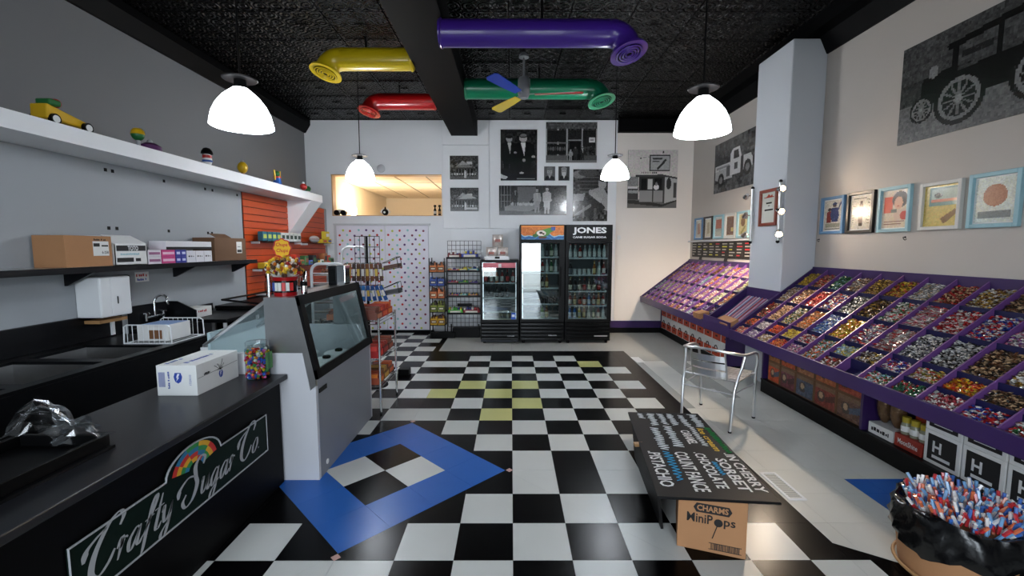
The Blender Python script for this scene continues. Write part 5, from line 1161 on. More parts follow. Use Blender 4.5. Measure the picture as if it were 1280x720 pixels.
row([None, None, None, None, 'lime', 'amber', None, None], .19, .78, .421, 'bottom'+W2)
for k in range(4):
    x = .52+k*.07; t = thing('soda_can', 'dark soda can, '+ORD[k]+' on the fourth shelf of the middle cooler', 'can', (x, 7.34, .663), group='cans in the middle cooler')
    MB().lathe([(0, 0), (.026, 0), (.03, .01), (.03, .1), (.024, .112), (0, .11)], (x, 7.34, .663), 12).build('can_body', 'steel_dark', t, smooth=True); MB().lathe([(.0305, .02), (.0305, .09)], (x, 7.34, .663), 12, caps=False).build('band', 'black_gloss', t, smooth=True)
W1 = ' shelf of the small cooler'
row(['cola', 'red', 'orange', 'red', 'cola', 'red'], -.46, .07, 1.016, 'top'+W1)
row(['dark', 'dark', 'dark', 'dark', 'dark', None], -.46, .07, .766, 'second'+W1)
row([None, None, None, 'dark', 'clear', 'dark'], -.46, .07, .411, 'bottom'+W1, .6)
for k in PB:
    if k not in USED:
        for ch in list(PB[k].children): bpy.data.objects.remove(ch)
        bpy.data.objects.remove(PB[k])
# ---- silver snack bags in a tray on the small cooler
t = thing('snack_tray', 'low white tray on top of the small cooler', 'tray', (-.235, 7.4, 1.3915))
MB().box(-.44, -.03, 7.32, 7.52, 1.3915, 1.397).box(-.44, -.03, 7.32, 7.325, 1.397, 1.455).box(-.44, -.03, 7.515, 7.52, 1.397, 1.455).box(-.44, -.435, 7.325, 7.515, 1.397, 1.455).box(-.035, -.03, 7.325, 7.515, 1.397, 1.455).build('tray_body', 'white_plastic', t)
MB().box(-.27, -.19, 7.3185, 7.3195, 1.41, 1.445).build('tray_print', 'ink_black', t)
mat('foil_pattern', (206, 196, 190), .3, .35, bump=.5, bscale=26, var=.55, vscale=34)
for lb, x, z in (('left', -.33, 1.3975), ('right', -.14, 1.3975), ('top', -.225, 1.606)):
    t = thing('snack_bag', lb+' patterned silver snack bag of the three stacked on the small cooler', 'snack bag', (x, 7.42, z), group='silver snack bags')
    b = MB(); R = []
    for zz, w, d in ((0, .088, .012), (.02, .09, .04), (.10, .092, .055), (.18, .088, .035), (.205, .09, .006)): R.append([(x-w, 7.42, z+zz), (x-w*.6, 7.42-d, z+zz), (x+w*.6, 7.42-d, z+zz), (x+w, 7.42, z+zz), (x+w*.6, 7.42+d, z+zz), (x-w*.6, 7.42+d, z+zz)])
    vs = [p for r_ in R for p in r_]; fs = [tuple(range(5, -1, -1)), tuple(range(24, 30))]
    for i in range(4): fs += [(i*6+k, i*6+(k+1) % 6, i*6+6+(k+1) % 6, i*6+6+k) for k in range(6)]
    b._add(vs, fs).build('bag_body', 'foil_pattern', t, smooth=60); MB().box(x-.045, x+.045, 7.363, 7.3642, z+.08, z+.13).build('logo_print', 'frame_red', t)
tag(MB().box(1.96, 2.02, YB-.02, YB-.0085, 1.74, 1.82).build('wall_switch', 'white_plastic', bevel=.003), 'small white switch plate on the wall right of the coolers', 'switch')
# ================================================================ RIGHT SIDE: SLOPED CANDY DISPLAYS
FX, BX, FZ, BZ = 2.43, 3.305, .69, 1.365
SL = (BZ-FZ)/(BX-FX)
def PZs(x): return FZ+(x-FX)*SL
def slope_slab(x0, x1, y0, y1, o0, o1):
    """slab following the slope, o0..o1 vertical offsets from the rim plane"""
    return MB().hull([(x0, y0, PZs(x0)+o0), (x1, y0, PZs(x1)+o0), (x1, y0, PZs(x1)+o1), (x0, y0, PZs(x0)+o1)], [(x0, y1, PZs(x0)+o0), (x1, y1, PZs(x1)+o0), (x1, y1, PZs(x1)+o1), (x0, y1, PZs(x0)+o1)])
DEP = .085
def display(name, label, ys, bx, rows, half, bz0):
    y1, y0 = ys[0], ys[-1]
    t = thing(name, label, 'candy display', ((FX+bx)/2, (y0+y1)/2, .0))
    slope_slab(FX+.001, bx-.001, y0+.001, y1-.001, -DEP-.02, -DEP).build('tray_base', 'navy', t)
    for y in (y0, y1): slope_slab(FX, bx, y-.009, y+.009, -DEP-.03, .012).build('side_panel', 'purple', t)
    MB().box(FX-.018, FX-.001, y0-.009, y1+.009, FZ-.095, FZ+.006).build('front_lip', 'purple', t, bevel=.003)
    MB().box(bx-.012, bx, y0-.009, y1+.009, PZs(bx)-.12, PZs(bx)+.02).build('back_ledge', 'purple', t)
    for y in ys[1:-1]: slope_slab(FX, bx-.012, y-.005, y+.005, -DEP, .004).build('divider', 'purple_light', t)
    for x in rows: MB().box(x-.005, x+.005, y0+.01, y1-.01, PZs(x)-DEP, PZs(x)-.012).build('cross_divider', 'navy', t)
    for (a, b, x) in half: MB().box(x-.004, x+.004, b+.006, a-.006, PZs(x)-DEP, PZs(x)-.016).build('half_divider', 'navy', t)
    return t
RX = [BX-.012, 3.10, 2.885, 2.665, FX]; HX = 2.55
nys = [4.785-.222*k for k in range(15)]
far_n = 12; fys = [8.15-(8.15-5.475)*k/far_n for k in range(far_n+1)]
no_half = {5}
D1 = display('candy_display', 'long sloped purple candy display in bins, nearest along the right wall', nys, BX, RX[1:4], [(nys[k], nys[k+1], HX) for k in range(14) if k not in no_half], 0)
D2 = display('candy_display', 'sloped purple candy display in the far right corner', fys, BX, RX[1:4], [(fys[k], fys[k+1], HX) for k in range(far_n)], 0)
D3 = display('candy_display', 'short purple candy display section in front of the white column', [5.455, 4.805], 2.952, [], [], 0)
MB().box(FX-.017, FX, 4.80, 5.46, FZ, FZ+.075).build('raised_lip', 'purple', D3)
# carcass below the displays
def carcass(t, y0, y1, xf, panels, toe):
    MB().box(xf, XR-.002, y0, y1, 0, toe).build('toe_kick', 'black_plastic', t); MB().box(xf-.005, XR-.002, y0, y1, toe+.0005, toe+.018).build('base_shelf', 'black_metal', t)
    for y in panels: MB().prism([(xf, toe+.019), (XR-.004, toe+.019), (XR-.004, PZs(BX)-.14), (xf, PZs(xf)-DEP-.024)], 'y', y-.012, y+.012).build('support_panel', 'purple', t)
    MB().box(XR-.02, XR-.004, y0+.02, y1-.02, toe+.02, .95).build('rear_panel', 'black_plastic', t)
carcass(D1, 1.68, 4.78, 2.785, (4.765, 3.385, 1.70), .13)
carcass(D2, 5.475, 8.145, 2.80, (5.50, 8.13), .09)
MB().box(2.72, 2.94, 5.474, 5.488, .09, .60).build('support_panel', 'purple', D2)
# ---- candies
def pile(t_label, xa, xb, ya, yb, cols, n, seed, size=.02, kind=0, level=.55):
    r = np.random.RandomState(seed); mb = MB(); x0, x1 = min(xa, xb)+.008, max(xa, xb)-.012; y0, y1 = min(ya, yb)+.009, max(ya, yb)-.009
    P = slope_slab(x0, x1, y0, y1, -DEP+.001, -DEP*(1-level)-.004); 
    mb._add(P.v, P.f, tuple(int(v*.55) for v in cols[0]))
    O = np.array([(1, 0, 0), (-1, 0, 0), (0, 1, 0), (0, -1, 0), (0, 0, 1), (0, 0, -1)], float)
    F = [(0, 2, 4), (2, 1, 4), (1, 3, 4), (3, 0, 4), (2, 0, 5), (1, 2, 5), (3, 1, 5), (0, 3, 5)]
    for _ in range(n):
        x, y = r.uniform(x0+.008, x1-.008), r.uniform(y0+.008, y1-.008)
        z = PZs(x)-DEP*(1-level)+r.uniform(-.004, .014)
        a, b = r.uniform(0, 6.283), r.uniform(-.5, .5)
        if kind == 1: s = (size*1.9, size*.32, size*.32)
        elif kind == 2: s = (size*.8, size*.8, size*.7)
        else: s = (size*r.uniform(.9, 1.3), size*.55, size*.45)
        R = np.array([[math.cos(a)*math.cos(b), -math.sin(a), math.cos(a)*math.sin(b)], [math.sin(a)*math.cos(b), math.cos(a), math.sin(a)*math.sin(b)], [-math.sin(b), 0, math.cos(b)]])
        V = (O*s) @ R.T+np.array((x, y, z)); c = cols[r.randint(len(cols))]; k_ = r.uniform(.55, 1.); c = tuple(int(q*k_) for q in c)
        mb._add(V.tolist(), F, c)
    o = mb.build('candy_pile', 'candy'); tag(o, t_label, 'candies', 'candy in the sloped bins', 'stuff'); return o
W_, K_, R_, G_, Y_, O_, B_, P_, T_, BR_, SV, PK, GD, LB = (230, 226, 220), (34, 30, 28), (196, 36, 38), (40, 110, 60), (220, 190, 50), (226, 116, 28), (40, 70, 170), (110, 56, 130), (206, 170, 130), (104, 64, 40), (196, 196, 196), (214, 120, 150), (190, 150, 60), (160, 196, 210)
ROWN = ['top row', 'second row', 'third row', 'upper front row', 'front row']
NEAR = {  # (row, col): (colour name, colours, kind)
 (0, 0): ('golden', [GD, Y_, (150, 120, 40)], 0), (0, 1): ('brown', [BR_, T_, R_], 0), (0, 2): ('green', [(30, 90, 50), (50, 130, 70), (20, 60, 40), LB], 0), (0, 3): ('tan and brown', [T_, BR_, W_], 0), (0, 4): ('gold', [GD, (206, 170, 80), BR_], 0), (0, 5): ('gold and red', [GD, R_, Y_, BR_], 0), (0, 6): ('silver', [SV, W_, T_, (150, 150, 150)], 0), (0, 7): ('red-brown', [R_, BR_, T_], 0),
 (1, 0): ('pale tan', [T_, W_, BR_], 0), (1, 1): ('orange-brown', [(206, 130, 80), BR_, T_], 0), (1, 2): ('red', [R_, (160, 24, 30), (220, 60, 60)], 0), (1, 3): ('red and blue', [R_, W_, B_, (200, 60, 60)], 0), (1, 4): ('black and white', [W_, K_, (120, 120, 110)], 0), (1, 5): ('dark brown', [(60, 42, 30), BR_, GD, K_], 0), (1, 6): ('white and green', [W_, G_, R_, W_], 0), (1, 7): ('red and white', [W_, R_, W_, PK], 1), (1, 8): ('scarlet', [R_, W_], 0),
 (2, 0): ('red-brown', [R_, BR_, K_, T_], 0), (2, 1): ('tan', [T_, (200, 150, 110), BR_], 0), (2, 2): ('black and gold', [K_, GD, G_, W_], 0), (2, 3): ('peach', [(220, 150, 100), T_, O_], 0), (2, 4): ('blue and white', [(70, 110, 190), W_, LB, B_], 0), (2, 5): ('yellow-orange', [(232, 170, 30), Y_, O_], 0), (2, 6): ('purple and red', [P_, R_, (120, 120, 150), W_], 0), (2, 7): ('white and red stick', [W_, R_, (170, 130, 130)], 1), (2, 8): ('grey and white', [W_, (90, 90, 110), K_, SV], 0),
 (3, 0): ('orange', [O_, R_, BR_], 2), (3, 1): ('white', [W_, SV, (180, 160, 170)], 0), (3, 2): ('orange-red', [(206, 80, 30), O_, R_], 0), (3, 3): ('yellow', [Y_, (230, 210, 100), GD], 0), (3, 4): ('red and white', [R_, W_, (120, 60, 60)], 0), (3, 5): ('mixed bright', [O_, G_, R_, W_, LB], 0), (3, 6): ('pastel blue', [LB, (180, 200, 140), (140, 170, 200), Y_], 0), (3, 7): ('black and gold', [K_, GD, W_, BR_], 0), (3, 8): ('mixed blue', [B_, R_, W_, P_], 0), (3, 9): ('gold and green', [GD, (140, 140, 60), W_, R_], 0),
 (4, 0): ('rose', [(190, 130, 120), T_, R_], 0), (4, 1): ('mauve and white', [W_, (170, 150, 180), (120, 90, 140)], 0), (4, 2): ('cream', [T_, W_, GD, (120, 110, 60)], 0), (4, 3): ('bright orange', [O_, (240, 140, 30), R_], 2), (4, 5): None, (4, 6): ('red, white and brown', [W_, R_, BR_, (120, 60, 50)], 0), (4, 8): ('green and red', [G_, R_, W_, LB], 0), (4, 9): ('deep green and red', [(30, 100, 80), R_, G_, K_], 2), (4, 10): ('crimson', [(150, 36, 50), (180, 70, 80), W_], 2)}
RBX = [(RX[0], 3.10), (3.10, 2.885), (2.885, 2.665), (2.665, HX), (HX, FX)]
SR = np.random.RandomState(99); PAL = [[W_, R_, G_], [GD, BR_, W_], [B_, W_, R_], [T_, BR_, K_], [PK, W_, P_], [O_, Y_, R_], [SV, K_, W_]]; PN = ['white, red and green', 'gold and brown', 'blue, white and red', 'tan and black', 'pink and purple', 'orange and yellow', 'silver and black']
for r_i in range(5):
    for c_i in range(14):
        if (r_i, c_i) == (4, 7): continue           # the empty bin
        if c_i == 5 and r_i == 4: continue
        v = NEAR.get((r_i, c_i))
        if v is None: k = SR.randint(7); v = (PN[k], PAL[k], 0)
        xa, xb = RBX[r_i]
        if c_i == 5 and r_i == 3: xb = FX
        big = .0145
        ar = (xa-xb)*.222
        pile(v[0]+' candies in the '+ROWN[r_i]+', '+ORD[c_i]+' bin from the column, near display', xa, xb, nys[c_i], nys[c_i+1], v[1], int(ar*8200 if v[2] != 1 else ar*5200), r_i*40+c_i, big, v[2])
FPAL = [[(206, 120, 90), T_, W_], [W_, PK, T_], [W_, (230, 220, 180), PK], [BR_, (200, 120, 70), T_], [(180, 206, 150), W_, T_], [O_, T_, W_], [LB, W_, (150, 190, 200)], [K_, W_, PK], [R_, W_, BR_], [P_, (120, 120, 180), W_]]
FN = ['peach', 'white and pink', 'cream', 'brown', 'pale green', 'orange and cream', 'pale blue', 'black and white', 'red and white', 'violet']
for r_i in range(5):
    for c_i in range(far_n):
        k = (r_i*3+c_i*7+(c_i*c_i) % 5) % 10
        if r_i < 3 and c_i > 6: k = (1, 2, 4, 5, 1)[(r_i+c_i) % 5]  # paler palettes here paint in the patch overexposed by the spotlights
        xa, xb = RBX[r_i]; pile(FN[k]+' candies in the '+ROWN[r_i]+', '+ORD[c_i]+' bin from the back wall, far display', xa, xb, fys[c_i], fys[c_i+1], FPAL[k], 150 if r_i < 3 else 90, 900+r_i*40+c_i, .017, 1 if r_i == 0 else 0)
# straws and their cardboard sleeves
for k in range(15):
    y = 5.38-k*.034; c = [(200, 170, 190), (190, 120, 150), (220, 214, 220), (150, 150, 190), (190, 90, 90)][k % 5]
    o = MB(); zz = -DEP+.008+.008*(k % 2)
    o.tube([(2.58, y-.05, PZs(2.58)+zz), (2.93, y, PZs(2.93)+zz)], .007, 6, c); tag(o.build('candy_straw', 'candy'), ('pink', 'rose', 'white', 'lilac', 'red')[k % 5]+' candy straw lying in the bin before the column, '+ORD[k]+' from the far side', 'candy straw', 'candy straws before the column')
def sleeve(label, x, y, z, s, rz, tilt):
    t = thing('cardboard_sleeve', label, 'box', (x, y, z), rot=(0, tilt, rz)); M = MW[t.name]
    sx, sy, sz = s; b = MB().box(-sx/2, sx/2, -sy/2, -sy/2+.004, 0, sz).box(-sx/2, sx/2, sy/2-.004, sy/2, 0, sz).box(-sx/2, -sx/2+.004, -sy/2+.004, sy/2-.004, 0, sz).box(-sx/2+.004, sx/2, -sy/2+.004, sy/2-.004, 0, .004).box(-sx/2+.004, sx/2, -sy/2+.004, sy/2-.004, sz-.004, sz)
    b.xf(M).build('body', 'cardboard', t); MB().box(-sx/2-.0006, -sx/2, -.001, .001, .006, sz-.006).xf(M).build('edge_seam', 'cardboard_dark', t)
sleeve('brown cardboard sleeve tipped over the far display lip', 2.455, 5.60, .70, (.13, .17, .075), .1, -.2)
sleeve('brown cardboard sleeve around the straws, far one of the pair', 2.52, 5.12, .70, (.14, .15, .07), .0, -.45)
sleeve('brown cardboard sleeve around the straws, near one of the pair', 2.50, 4.93, .70, (.14, .17, .075), .0, -.45)
# ---- cartons under the far display
mat('crate_orange', (196, 70, 36), .6)
cartn = None
for lvl in range(2):
    for k in range(10):
        y1 = 8.10-k*.258; y0 = y1-.25; z0 = .1085+lvl*.225; x0 = 2.805
        t = thing('soda_carton', ('lower', 'upper')[lvl]+' row orange and white soda carton, '+ORD[k]+' from the back wall under the far display', 'box', (x0+.1, (y0+y1)/2, z0), group='soda cartons under the far display')
        MB().box(x0, x0+.22, y0, y1, z0, z0+.22).build('body', 'paper_white', t, bevel=.003)
        MB().box(x0-.001, x0-.0002, y0+.008, y1-.008, z0+.008, z0+.115).build('orange_band', 'crate_orange', t)
        MB().tube([(x0-.0012, (y0+y1)/2+.045*math.cos(a), z0+.10+.055*math.sin(a)) for a in [math.pi*q/8 for q in range(9)]], .008, 4).box(x0-.0016, x0-.0002, (y0+y1)/2-.03, (y0+y1)/2+.03, z0+.05, z0+.075).build('emblem', 'ink_black', t)
# ---- cartons under the near display
CB = [4.72, 4.50, 4.25, 3.98, 3.70, 3.42]
mat('crate_red', (150, 44, 30), .6); mat('crate_blue', (60, 76, 110), .6); mat('crate_maroon', (96, 30, 44), .6)
for k in range(5):
    for lvl in range(2):
        y1, y0 = CB[k]-.006, CB[k+1]+.006; z0 = .1495+(lvl*.217); h = .215
        bg = ((176, 66, 26), (150, 92, 44), (100, 40, 50), (170, 70, 30), (70, 78, 96), (150, 96, 60), (120, 44, 30), (160, 84, 40), (90, 60, 44), (150, 60, 34))[k*2+lvl]
        t = carton('cardboard_crate', ('lower', 'upper')[lvl]+' printed cardboard crate, '+ORD[k]+' from the column under the near display', 2.82, 3.08, y0, y1, z0, z0+h, 'cardboard_dark', 'crates under the near display')  # crate board and prints darkened to paint in the shade below the display
        c = Cv(26, 20, bg).noise(16, 60+k*2+lvl, 3); r_ = random.Random(70+k*2+lvl); u = r_.uniform(.25, .4)
        c.rect(0, 0, 1, .2, (112, 84, 58)); c.ell(u, .55, .2, .27, (60, 46, 40)); c.ell(u, .5, .11, .15, (168, 140, 110)); c.poly([(.5, .5), (1, .3), (1, .6), (.55, .75)], tuple(int(v*.6) for v in bg) if k % 2 else (62, 76, 96))
        for j in range(3): c.rect(.58, .68+j*.1, .92, .72+j*.1, (70, 52, 44))
        c.noise(12, k+lvl).build('box_print', 'print', t, (2.8188, y1-.012, z0+h-.012), (0, -(y1-y0-.024), 0), (0, 0, -(h-.024)))
def wbox(name, lb, y0, y1, z0, z1, m, s, im, cat='box', x0=2.82):
    t = thing(name, lb, cat, (x0+.1, (y0+y1)/2, z0)); MB().box(x0, x0+.24, y0, y1, z0, z1).build('body', m, t, bevel=.003)
    if s: (txt if s == 'MoonShine' else scrawl)(s, (x0-.001, y1-.03, z0+(z1-z0)*.3), (0, -1, 0), PZ, (y1-y0)-.06, (z1-z0)*.4, im, t, .01)
    return t
Z0 = .1495
t = wbox('can_tray', 'white and grey tray of wrapped cans under the near display', 3.13, 3.35, Z0, .235, 'paper_white', 7, 'ink_black')
mat('foil_brown', (110, 84, 60), .25, .5, bump=1., bscale=26, var=.5, vscale=30)
for k in range(2):
    y = 3.30-k*.115; t = thing('foil_bag', ('left', 'right')[k]+' shiny brown foil bag standing on the can tray', 'bag', (2.90, y, .2355), group='brown foil bags')
    MB().ball((2.90, y, .40), (.055, .055, .164), 12, 10).build('bag_body', 'foil_brown', t, smooth=True); MB().box(2.86, 2.94, y-.05, y+.05, .545, .565).build('top_seal', 'foil_brown', t)
wbox('orange_carton', 'plain orange carton with a black band behind the foil bags', 2.98, 3.11, .2355+.03, .56, 'crate_orange', None, None, x0=2.96)
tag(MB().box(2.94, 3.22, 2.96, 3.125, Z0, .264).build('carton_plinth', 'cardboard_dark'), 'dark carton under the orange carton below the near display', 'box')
t = wbox('jar_crate', 'dark red crate holding three yellow-lidded jars', 2.90, 3.115, Z0, .245, 'crate_red', 'MoonShine', 'ink_white')
for k in range(3):
    y = 3.08-k*.072; q = thing('preserve_jar', 'glass jar with a yellow lid, '+ORD[k]+' from the left in the dark red crate', 'jar', (2.87, y, .2455), group='yellow-lidded jars')
    MB().lathe([(0, 0), (.03, 0), (.031, .01), (.031, .075), (.024, .085), (.024, .09)], (2.87, y, .2455), 14).build('jar_body', mat('jar_glass_%d' % k, (140, 140, 120), .1), q, smooth=True)
    MB().lathe([(.027, .085), (.027, .125), (0, .127)], (2.87, y, .2455), 14).build('lid', mat('jar_lid_%d' % k, (170, 150, 40), .4), q, smooth=True); MB().lathe([(.0315, .02), (.0315, .06)], (2.87, y, .2455), 14, caps=False).build('paper_label', 'paper_white', q, smooth=True)
for k in range(2):
    for j in range(3):
        y1 = 2.885-j*.25; t = wbox('bottle_carton', ('lower', 'upper')[k]+' black and white bottle carton, '+ORD[j]+' from the jar crate under the near display', y1-.24, y1, Z0+k*.226, Z0+k*.226+.225, 'paper_white', None, None)
        z0 = Z0+k*.226; MB().box(2.8188, 2.8198, y1-.215, y1-.025, z0+.025, z0+.20).build('black_panel', 'ink_black', t); txt('H', (2.818, y1-.06, z0+.085), (0, -1, 0), PZ, .06, .075, 'ink_white', t, .03); MB().box(2.8176, 2.8186, y1-.18, y1-.06, z0+.045, z0+.065).build('white_bar', 'ink_white', t)
# ================================================================ RIGHT WALL PICTURES
def framed(label, ya, yb, z0, z1, fm, cv, w=.028, d=.03, x=XR, group='framed prints on the right wall', matw=.0, name='framed_print'):
    t = thing(name, label, 'picture', (x, (ya+yb)/2, z0), group=group)
    MB().box(x-.008, x-.001, yb+.004, ya-.004, z0+.004, z1-.004).build('backing', 'paper_white', t)
    for a, b, c, e in ((ya-w, ya, z0, z1), (yb, yb+w, z0, z1), (yb+w, ya-w, z0, z0+w), (yb+w, ya-w, z1-w, z1)): MB().box(x-d, x-.001, a, b, c, e).build('frame_rail', fm, t, bevel=.003)
    i = w+matw
    cv.build('print', 'print_gloss', t, (x-.010, ya-i, z1-i), (0, -(ya-yb-2*i), 0), (0, 0, -(z1-z0-2*i)))
    return t
def ad(seed, bg):
    return Cv(34, 44, bg).noise(10, seed, 2)
c = ad(1, (206, 200, 186)); c.ell(.3, .3, .1, .06, (70, 50, 44)); c.poly([(.15, .38), (.4, .36), (.42, .75), (.15, .75)], (120, 44, 40)); c.ell(.58, .16, .11, .07, (80, 60, 52)); c.ell(.58, .12, .13, .045, (50, 60, 90)); c.poly([(.4, .26), (.75, .24), (.85, .5), (.78, .72), (.45, .72), (.35, .5)], (52, 60, 100)); c.line(.8, .3, .92, .1, .035, (60, 66, 100)); c.rect(.1, .78, .92, .92, (150, 150, 130)); c.noise(18, 5); c.rect(.1, .95, .9, .97, (70, 70, 70))
framed('blue-framed print of two uniformed figures, first from the column', 4.73, 4.405, 1.735, 2.115, 'frame_blue', c, matw=.012)
c = ad(2, (214, 206, 190)); c.rect(.12, .06, .75, .09, (60, 50, 44)); c.noise(14, 3); c.ell(.5, .2, .07, .05, (80, 64, 54)); c.poly([(.42, .26), (.58, .25), (.62, .5), (.58, .82), (.40, .82), (.38, .5)], (120, 104, 88)); c.rect(.42, .82, .58, .92, (50, 40, 34))
for k in range(8): c.line(.75+.05*(k % 3), .12+k*.1, .9, .14+k*.1, .012, (110, 96, 80)); c.line(.1, .3+k*.07, .26, .31+k*.07, .008, (130, 118, 100))
framed('black-framed sepia drawing of a standing figure, second from the column', 4.365, 4.04, 1.73, 2.12, 'frame_black', c, matw=.01)
c = ad(3, (216, 196, 172)); c.rect(.06, .15, .42, .6, (214, 78, 50)); c.ell(.68, .25, .3, .22, (70, 50, 42)); c.ell(.64, .34, .17, .17, (216, 170, 140)); c.ell(.63, .42, .05, .02, (170, 40, 40)); c.poly([(.45, .55), (.95, .5), (1, .75), (.5, .8)], (206, 180, 160)); c.ell(.88, .68, .16, .12, (190, 70, 60)); c.rect(.35, .5, .6, .58, (100, 96, 90)); c.rect(.1, .82, .9, .84, (120, 70, 60)); c.rect(.1, .88, .8, .9, (120, 70, 60))
framed('pale teal framed print of a curly-haired face on red, third from the column', 3.995, 3.675, 1.728, 2.118, 'frame_teal', c, matw=.008)
c = ad(4, (206, 182, 100)); c.rect(.15, .05, 1, .5, (96, 130, 120)); c.rect(.2, .08, .95, .42, (150, 170, 160)); c.ell(.4, .25, .12, .06, (50, 50, 50)); c.rect(.2, .33, .95, .4, (180, 90, 60)); c.poly([(.5, .82), (.9, .6), (1, .68), (.62, .95)], (120, 84, 44)); c.noise(8, 2)
framed('white-framed yellow advertisement with a street scene, fourth from the column', 3.59, 3.26, 1.73, 2.10, 'frame_white', c, matw=.0)
c = ad(8, (196, 206, 200)); c.ell(.5, .4, .3, .25, (150, 90, 70)); c.rect(.1, .75, .9, .9, (90, 110, 120)); c.noise(12, 4)
framed('teal-framed print, nearest of the row over the near display', 3.21, 2.88, 1.73, 2.11, 'frame_teal', c, matw=.01)
FS = [('frame_blue', (196, 190, 176), (150, 90, 70), 'blue-framed small print, first from the corner in the far row'), ('frame_black', (206, 200, 176), (150, 140, 110), 'black-framed small pale drawing, second from the corner in the far row'), ('frame_teal', (190, 186, 170), (170, 90, 64), 'pale-framed small print with a rust picture, third from the corner in the far row'), ('frame_white', (176, 150, 120), (110, 76, 56), 'white-framed small brown print, fourth from the corner in the far row'), ('frame_teal', (196, 180, 130), (120, 90, 60), 'pale-framed small tan print with a dark portrait, fifth from the corner in the far row')]
for k, (fm, bg, fg, lb) in enumerate(FS):
    ya = 7.97-k*.372; c = ad(20+k, bg)
    if k == 2: c.rect(.1, .1, .9, .6, fg)
    elif k == 3: c.rect(.05, .05, .95, .95, fg); c.rect(.6, .6, .9, .8, (206, 180, 110)); c.noise(24, 2)
    elif k == 4: c.ell(.45, .35, .25, .25, fg); c.line(.3, .9, .7, .6, .06, (150, 140, 90))
    else: c.poly([(.3, .2), (.6, .15), (.75, .8), (.3, .85)], fg, .6)
    framed(lb, ya, ya-.325, 1.733, 2.113, fm, c.noise(10, k), w=.03, matw=.016, group='framed prints in the far right corner')
struct(MB().box(XR-.05, XR-.001, 6.0, YB-.01, 1.695, 1.718).build('trim_8', 'paint_white'))
t = thing('chalk_menu', 'long dark chalkboard menu strip above the far candy display', 'sign', (XR, 7.0, 1.43))
MB().box(XR-.01, XR-.001, 6.02, 8.05, 1.43, 1.685).build('backing', 'frame_black', t)
rs = random.Random(77); mat('slate', (30, 28, 26), .6)
for k in range(9):
    y1 = 8.04-k*.224; p = MB().box(XR-.018, XR-.0105, y1-.216, y1, 1.436, 1.68).build('menu_panel', 'slate', t); sm = MB()
    for j in range(5):
        z = 1.655-j*.044; w = rs.uniform(.08, .17); y = y1-.02
        sm.box(XR-.0195, XR-.0182, y-w, y, z-.010, z+.006, (190, 40, 50) if rs.random() < (.02+.02*k) else ((200, 196, 60) if rs.random() < .1 else (170, 168, 160)))
    sm.build('chalk_lines', 'print', p)
for y in (7.62, 6.72): 
    t = thing('price_stand', 'small dark price card on the far display ledge, '+('left' if y > 7 else 'right')+' one', 'price card', (3.28, y, 1.385), group='price cards on the far display')
    MB().hull([(3.27, y-.05, 1.386), (3.27, y+.05, 1.386), (3.275, y+.05, 1.386), (3.275, y-.05, 1.386)], [(3.285, y-.05, 1.45), (3.285, y+.05, 1.45), (3.29, y+.05, 1.45), (3.29, y-.05, 1.45)]).build('card', 'slate', t); MB().box(3.26, 3.30, y-.03, y+.03, 1.3855, 1.389).build('card_base', 'black_plastic', t)
def wphoto(label, ya, yb, z0, z1, cv):
    t = thing('wall_photo', label, 'photograph', (XR, (ya+yb)/2, z0)); MB().box(XR-.016, XR-.001, yb, ya, z0, z1).build('backing', 'frame_black', t)
    cv.build('photo', 'print_gloss', t, (XR-.017, ya, z1), (0, -(ya-yb), 0), (0, 0, -(z1-z0)))
c = Cv(96, 64, 62).noise(18, 3, 3); c.rect(0, .62, 1, 1, 72); c.noise(8, 5, 2); c.rect(0, 0, 1, .35, 70); c.noise(22, 6, 4)
c.poly([(.03, .46), (.44, .46), (.44, .54), (.03, .56)], 205); c.rect(.06, .48, .42, .53, 150); c.poly([(.03, .56), (.5, .54), (.5, .76), (.14, .78), (.03, .72)], 175); c.poly([(.44, .3), (.5, .22), (.66, .22), (.72, .44), (.72, .72), (.44, .72)], 205); c.poly([(.52, .26), (.63, .26), (.66, .42), (.52, .42)], 45); c.rect(.54, .5, .62, .62, 80); c.poly([(.72, .42), (.92, .42), (.97, .52), (.97, .66), (.72, .7)], 190); c.rect(.34, .52, .44, .72, 90)
for u, v in ((.2, .76), (.86, .66)): c.ell(u, v, .085, .14, 25); c.ell(u, v, .045, .07, 130)
c.rect(.70, .42, .76, .82, 30)
wphoto('photograph of a light old pickup truck on the right wall before the column', 7.28, 6.105, 2.462, 3.23, c.noise(8, 1))
c = Cv(100, 66, 70).noise(6, 3, 4); c.rect(0, .40, 1, .44, 50); c.poly([(0, .44), (1, .36), (1, .6), (0, .66)], 60); c.rect(0, .62, 1, 1, 105); c.noise(12, 6, 2)
c.poly([(.32, .16), (.98, .06), (1, .12), (.34, .22)], 18); c.rect(.36, .18, .40, .5, 22); c.rect(.62, .14, .65, .5, 22); c.rect(.95, .1, .98, .6, 22); c.poly([(.16, .42), (.4, .36), (.42, .66), (.16, .68)], 24); c.poly([(.4, .44), (1, .4), (1, .68), (.4, .7)], 20); c.rect(.42, .28, .6, .34, 40); c.ell(.24, .36, .035, .06, 130)
for u, v, r in ((.17, .70, .085), (.42, .70, .16), (.86, .68, .16)):
    c.ell(u, v, r, r*1.5, 28); c.ell(u, v, r*.82, r*1.23, 120); c.ell(u, v, r*.66, r, 36)
    for k in range(6): a = k*math.pi/6; c.line(u-r*.6*math.cos(a), v-r*.9*math.sin(a), u+r*.6*math.cos(a), v+r*.9*math.sin(a), .008, 110)
    c.ell(u, v, r*.16, r*.24, 140)
wphoto('photograph of a black vintage motor car high on the right wall', 3.855, 2.67, 2.46, 3.24, c.noise(8, 8))
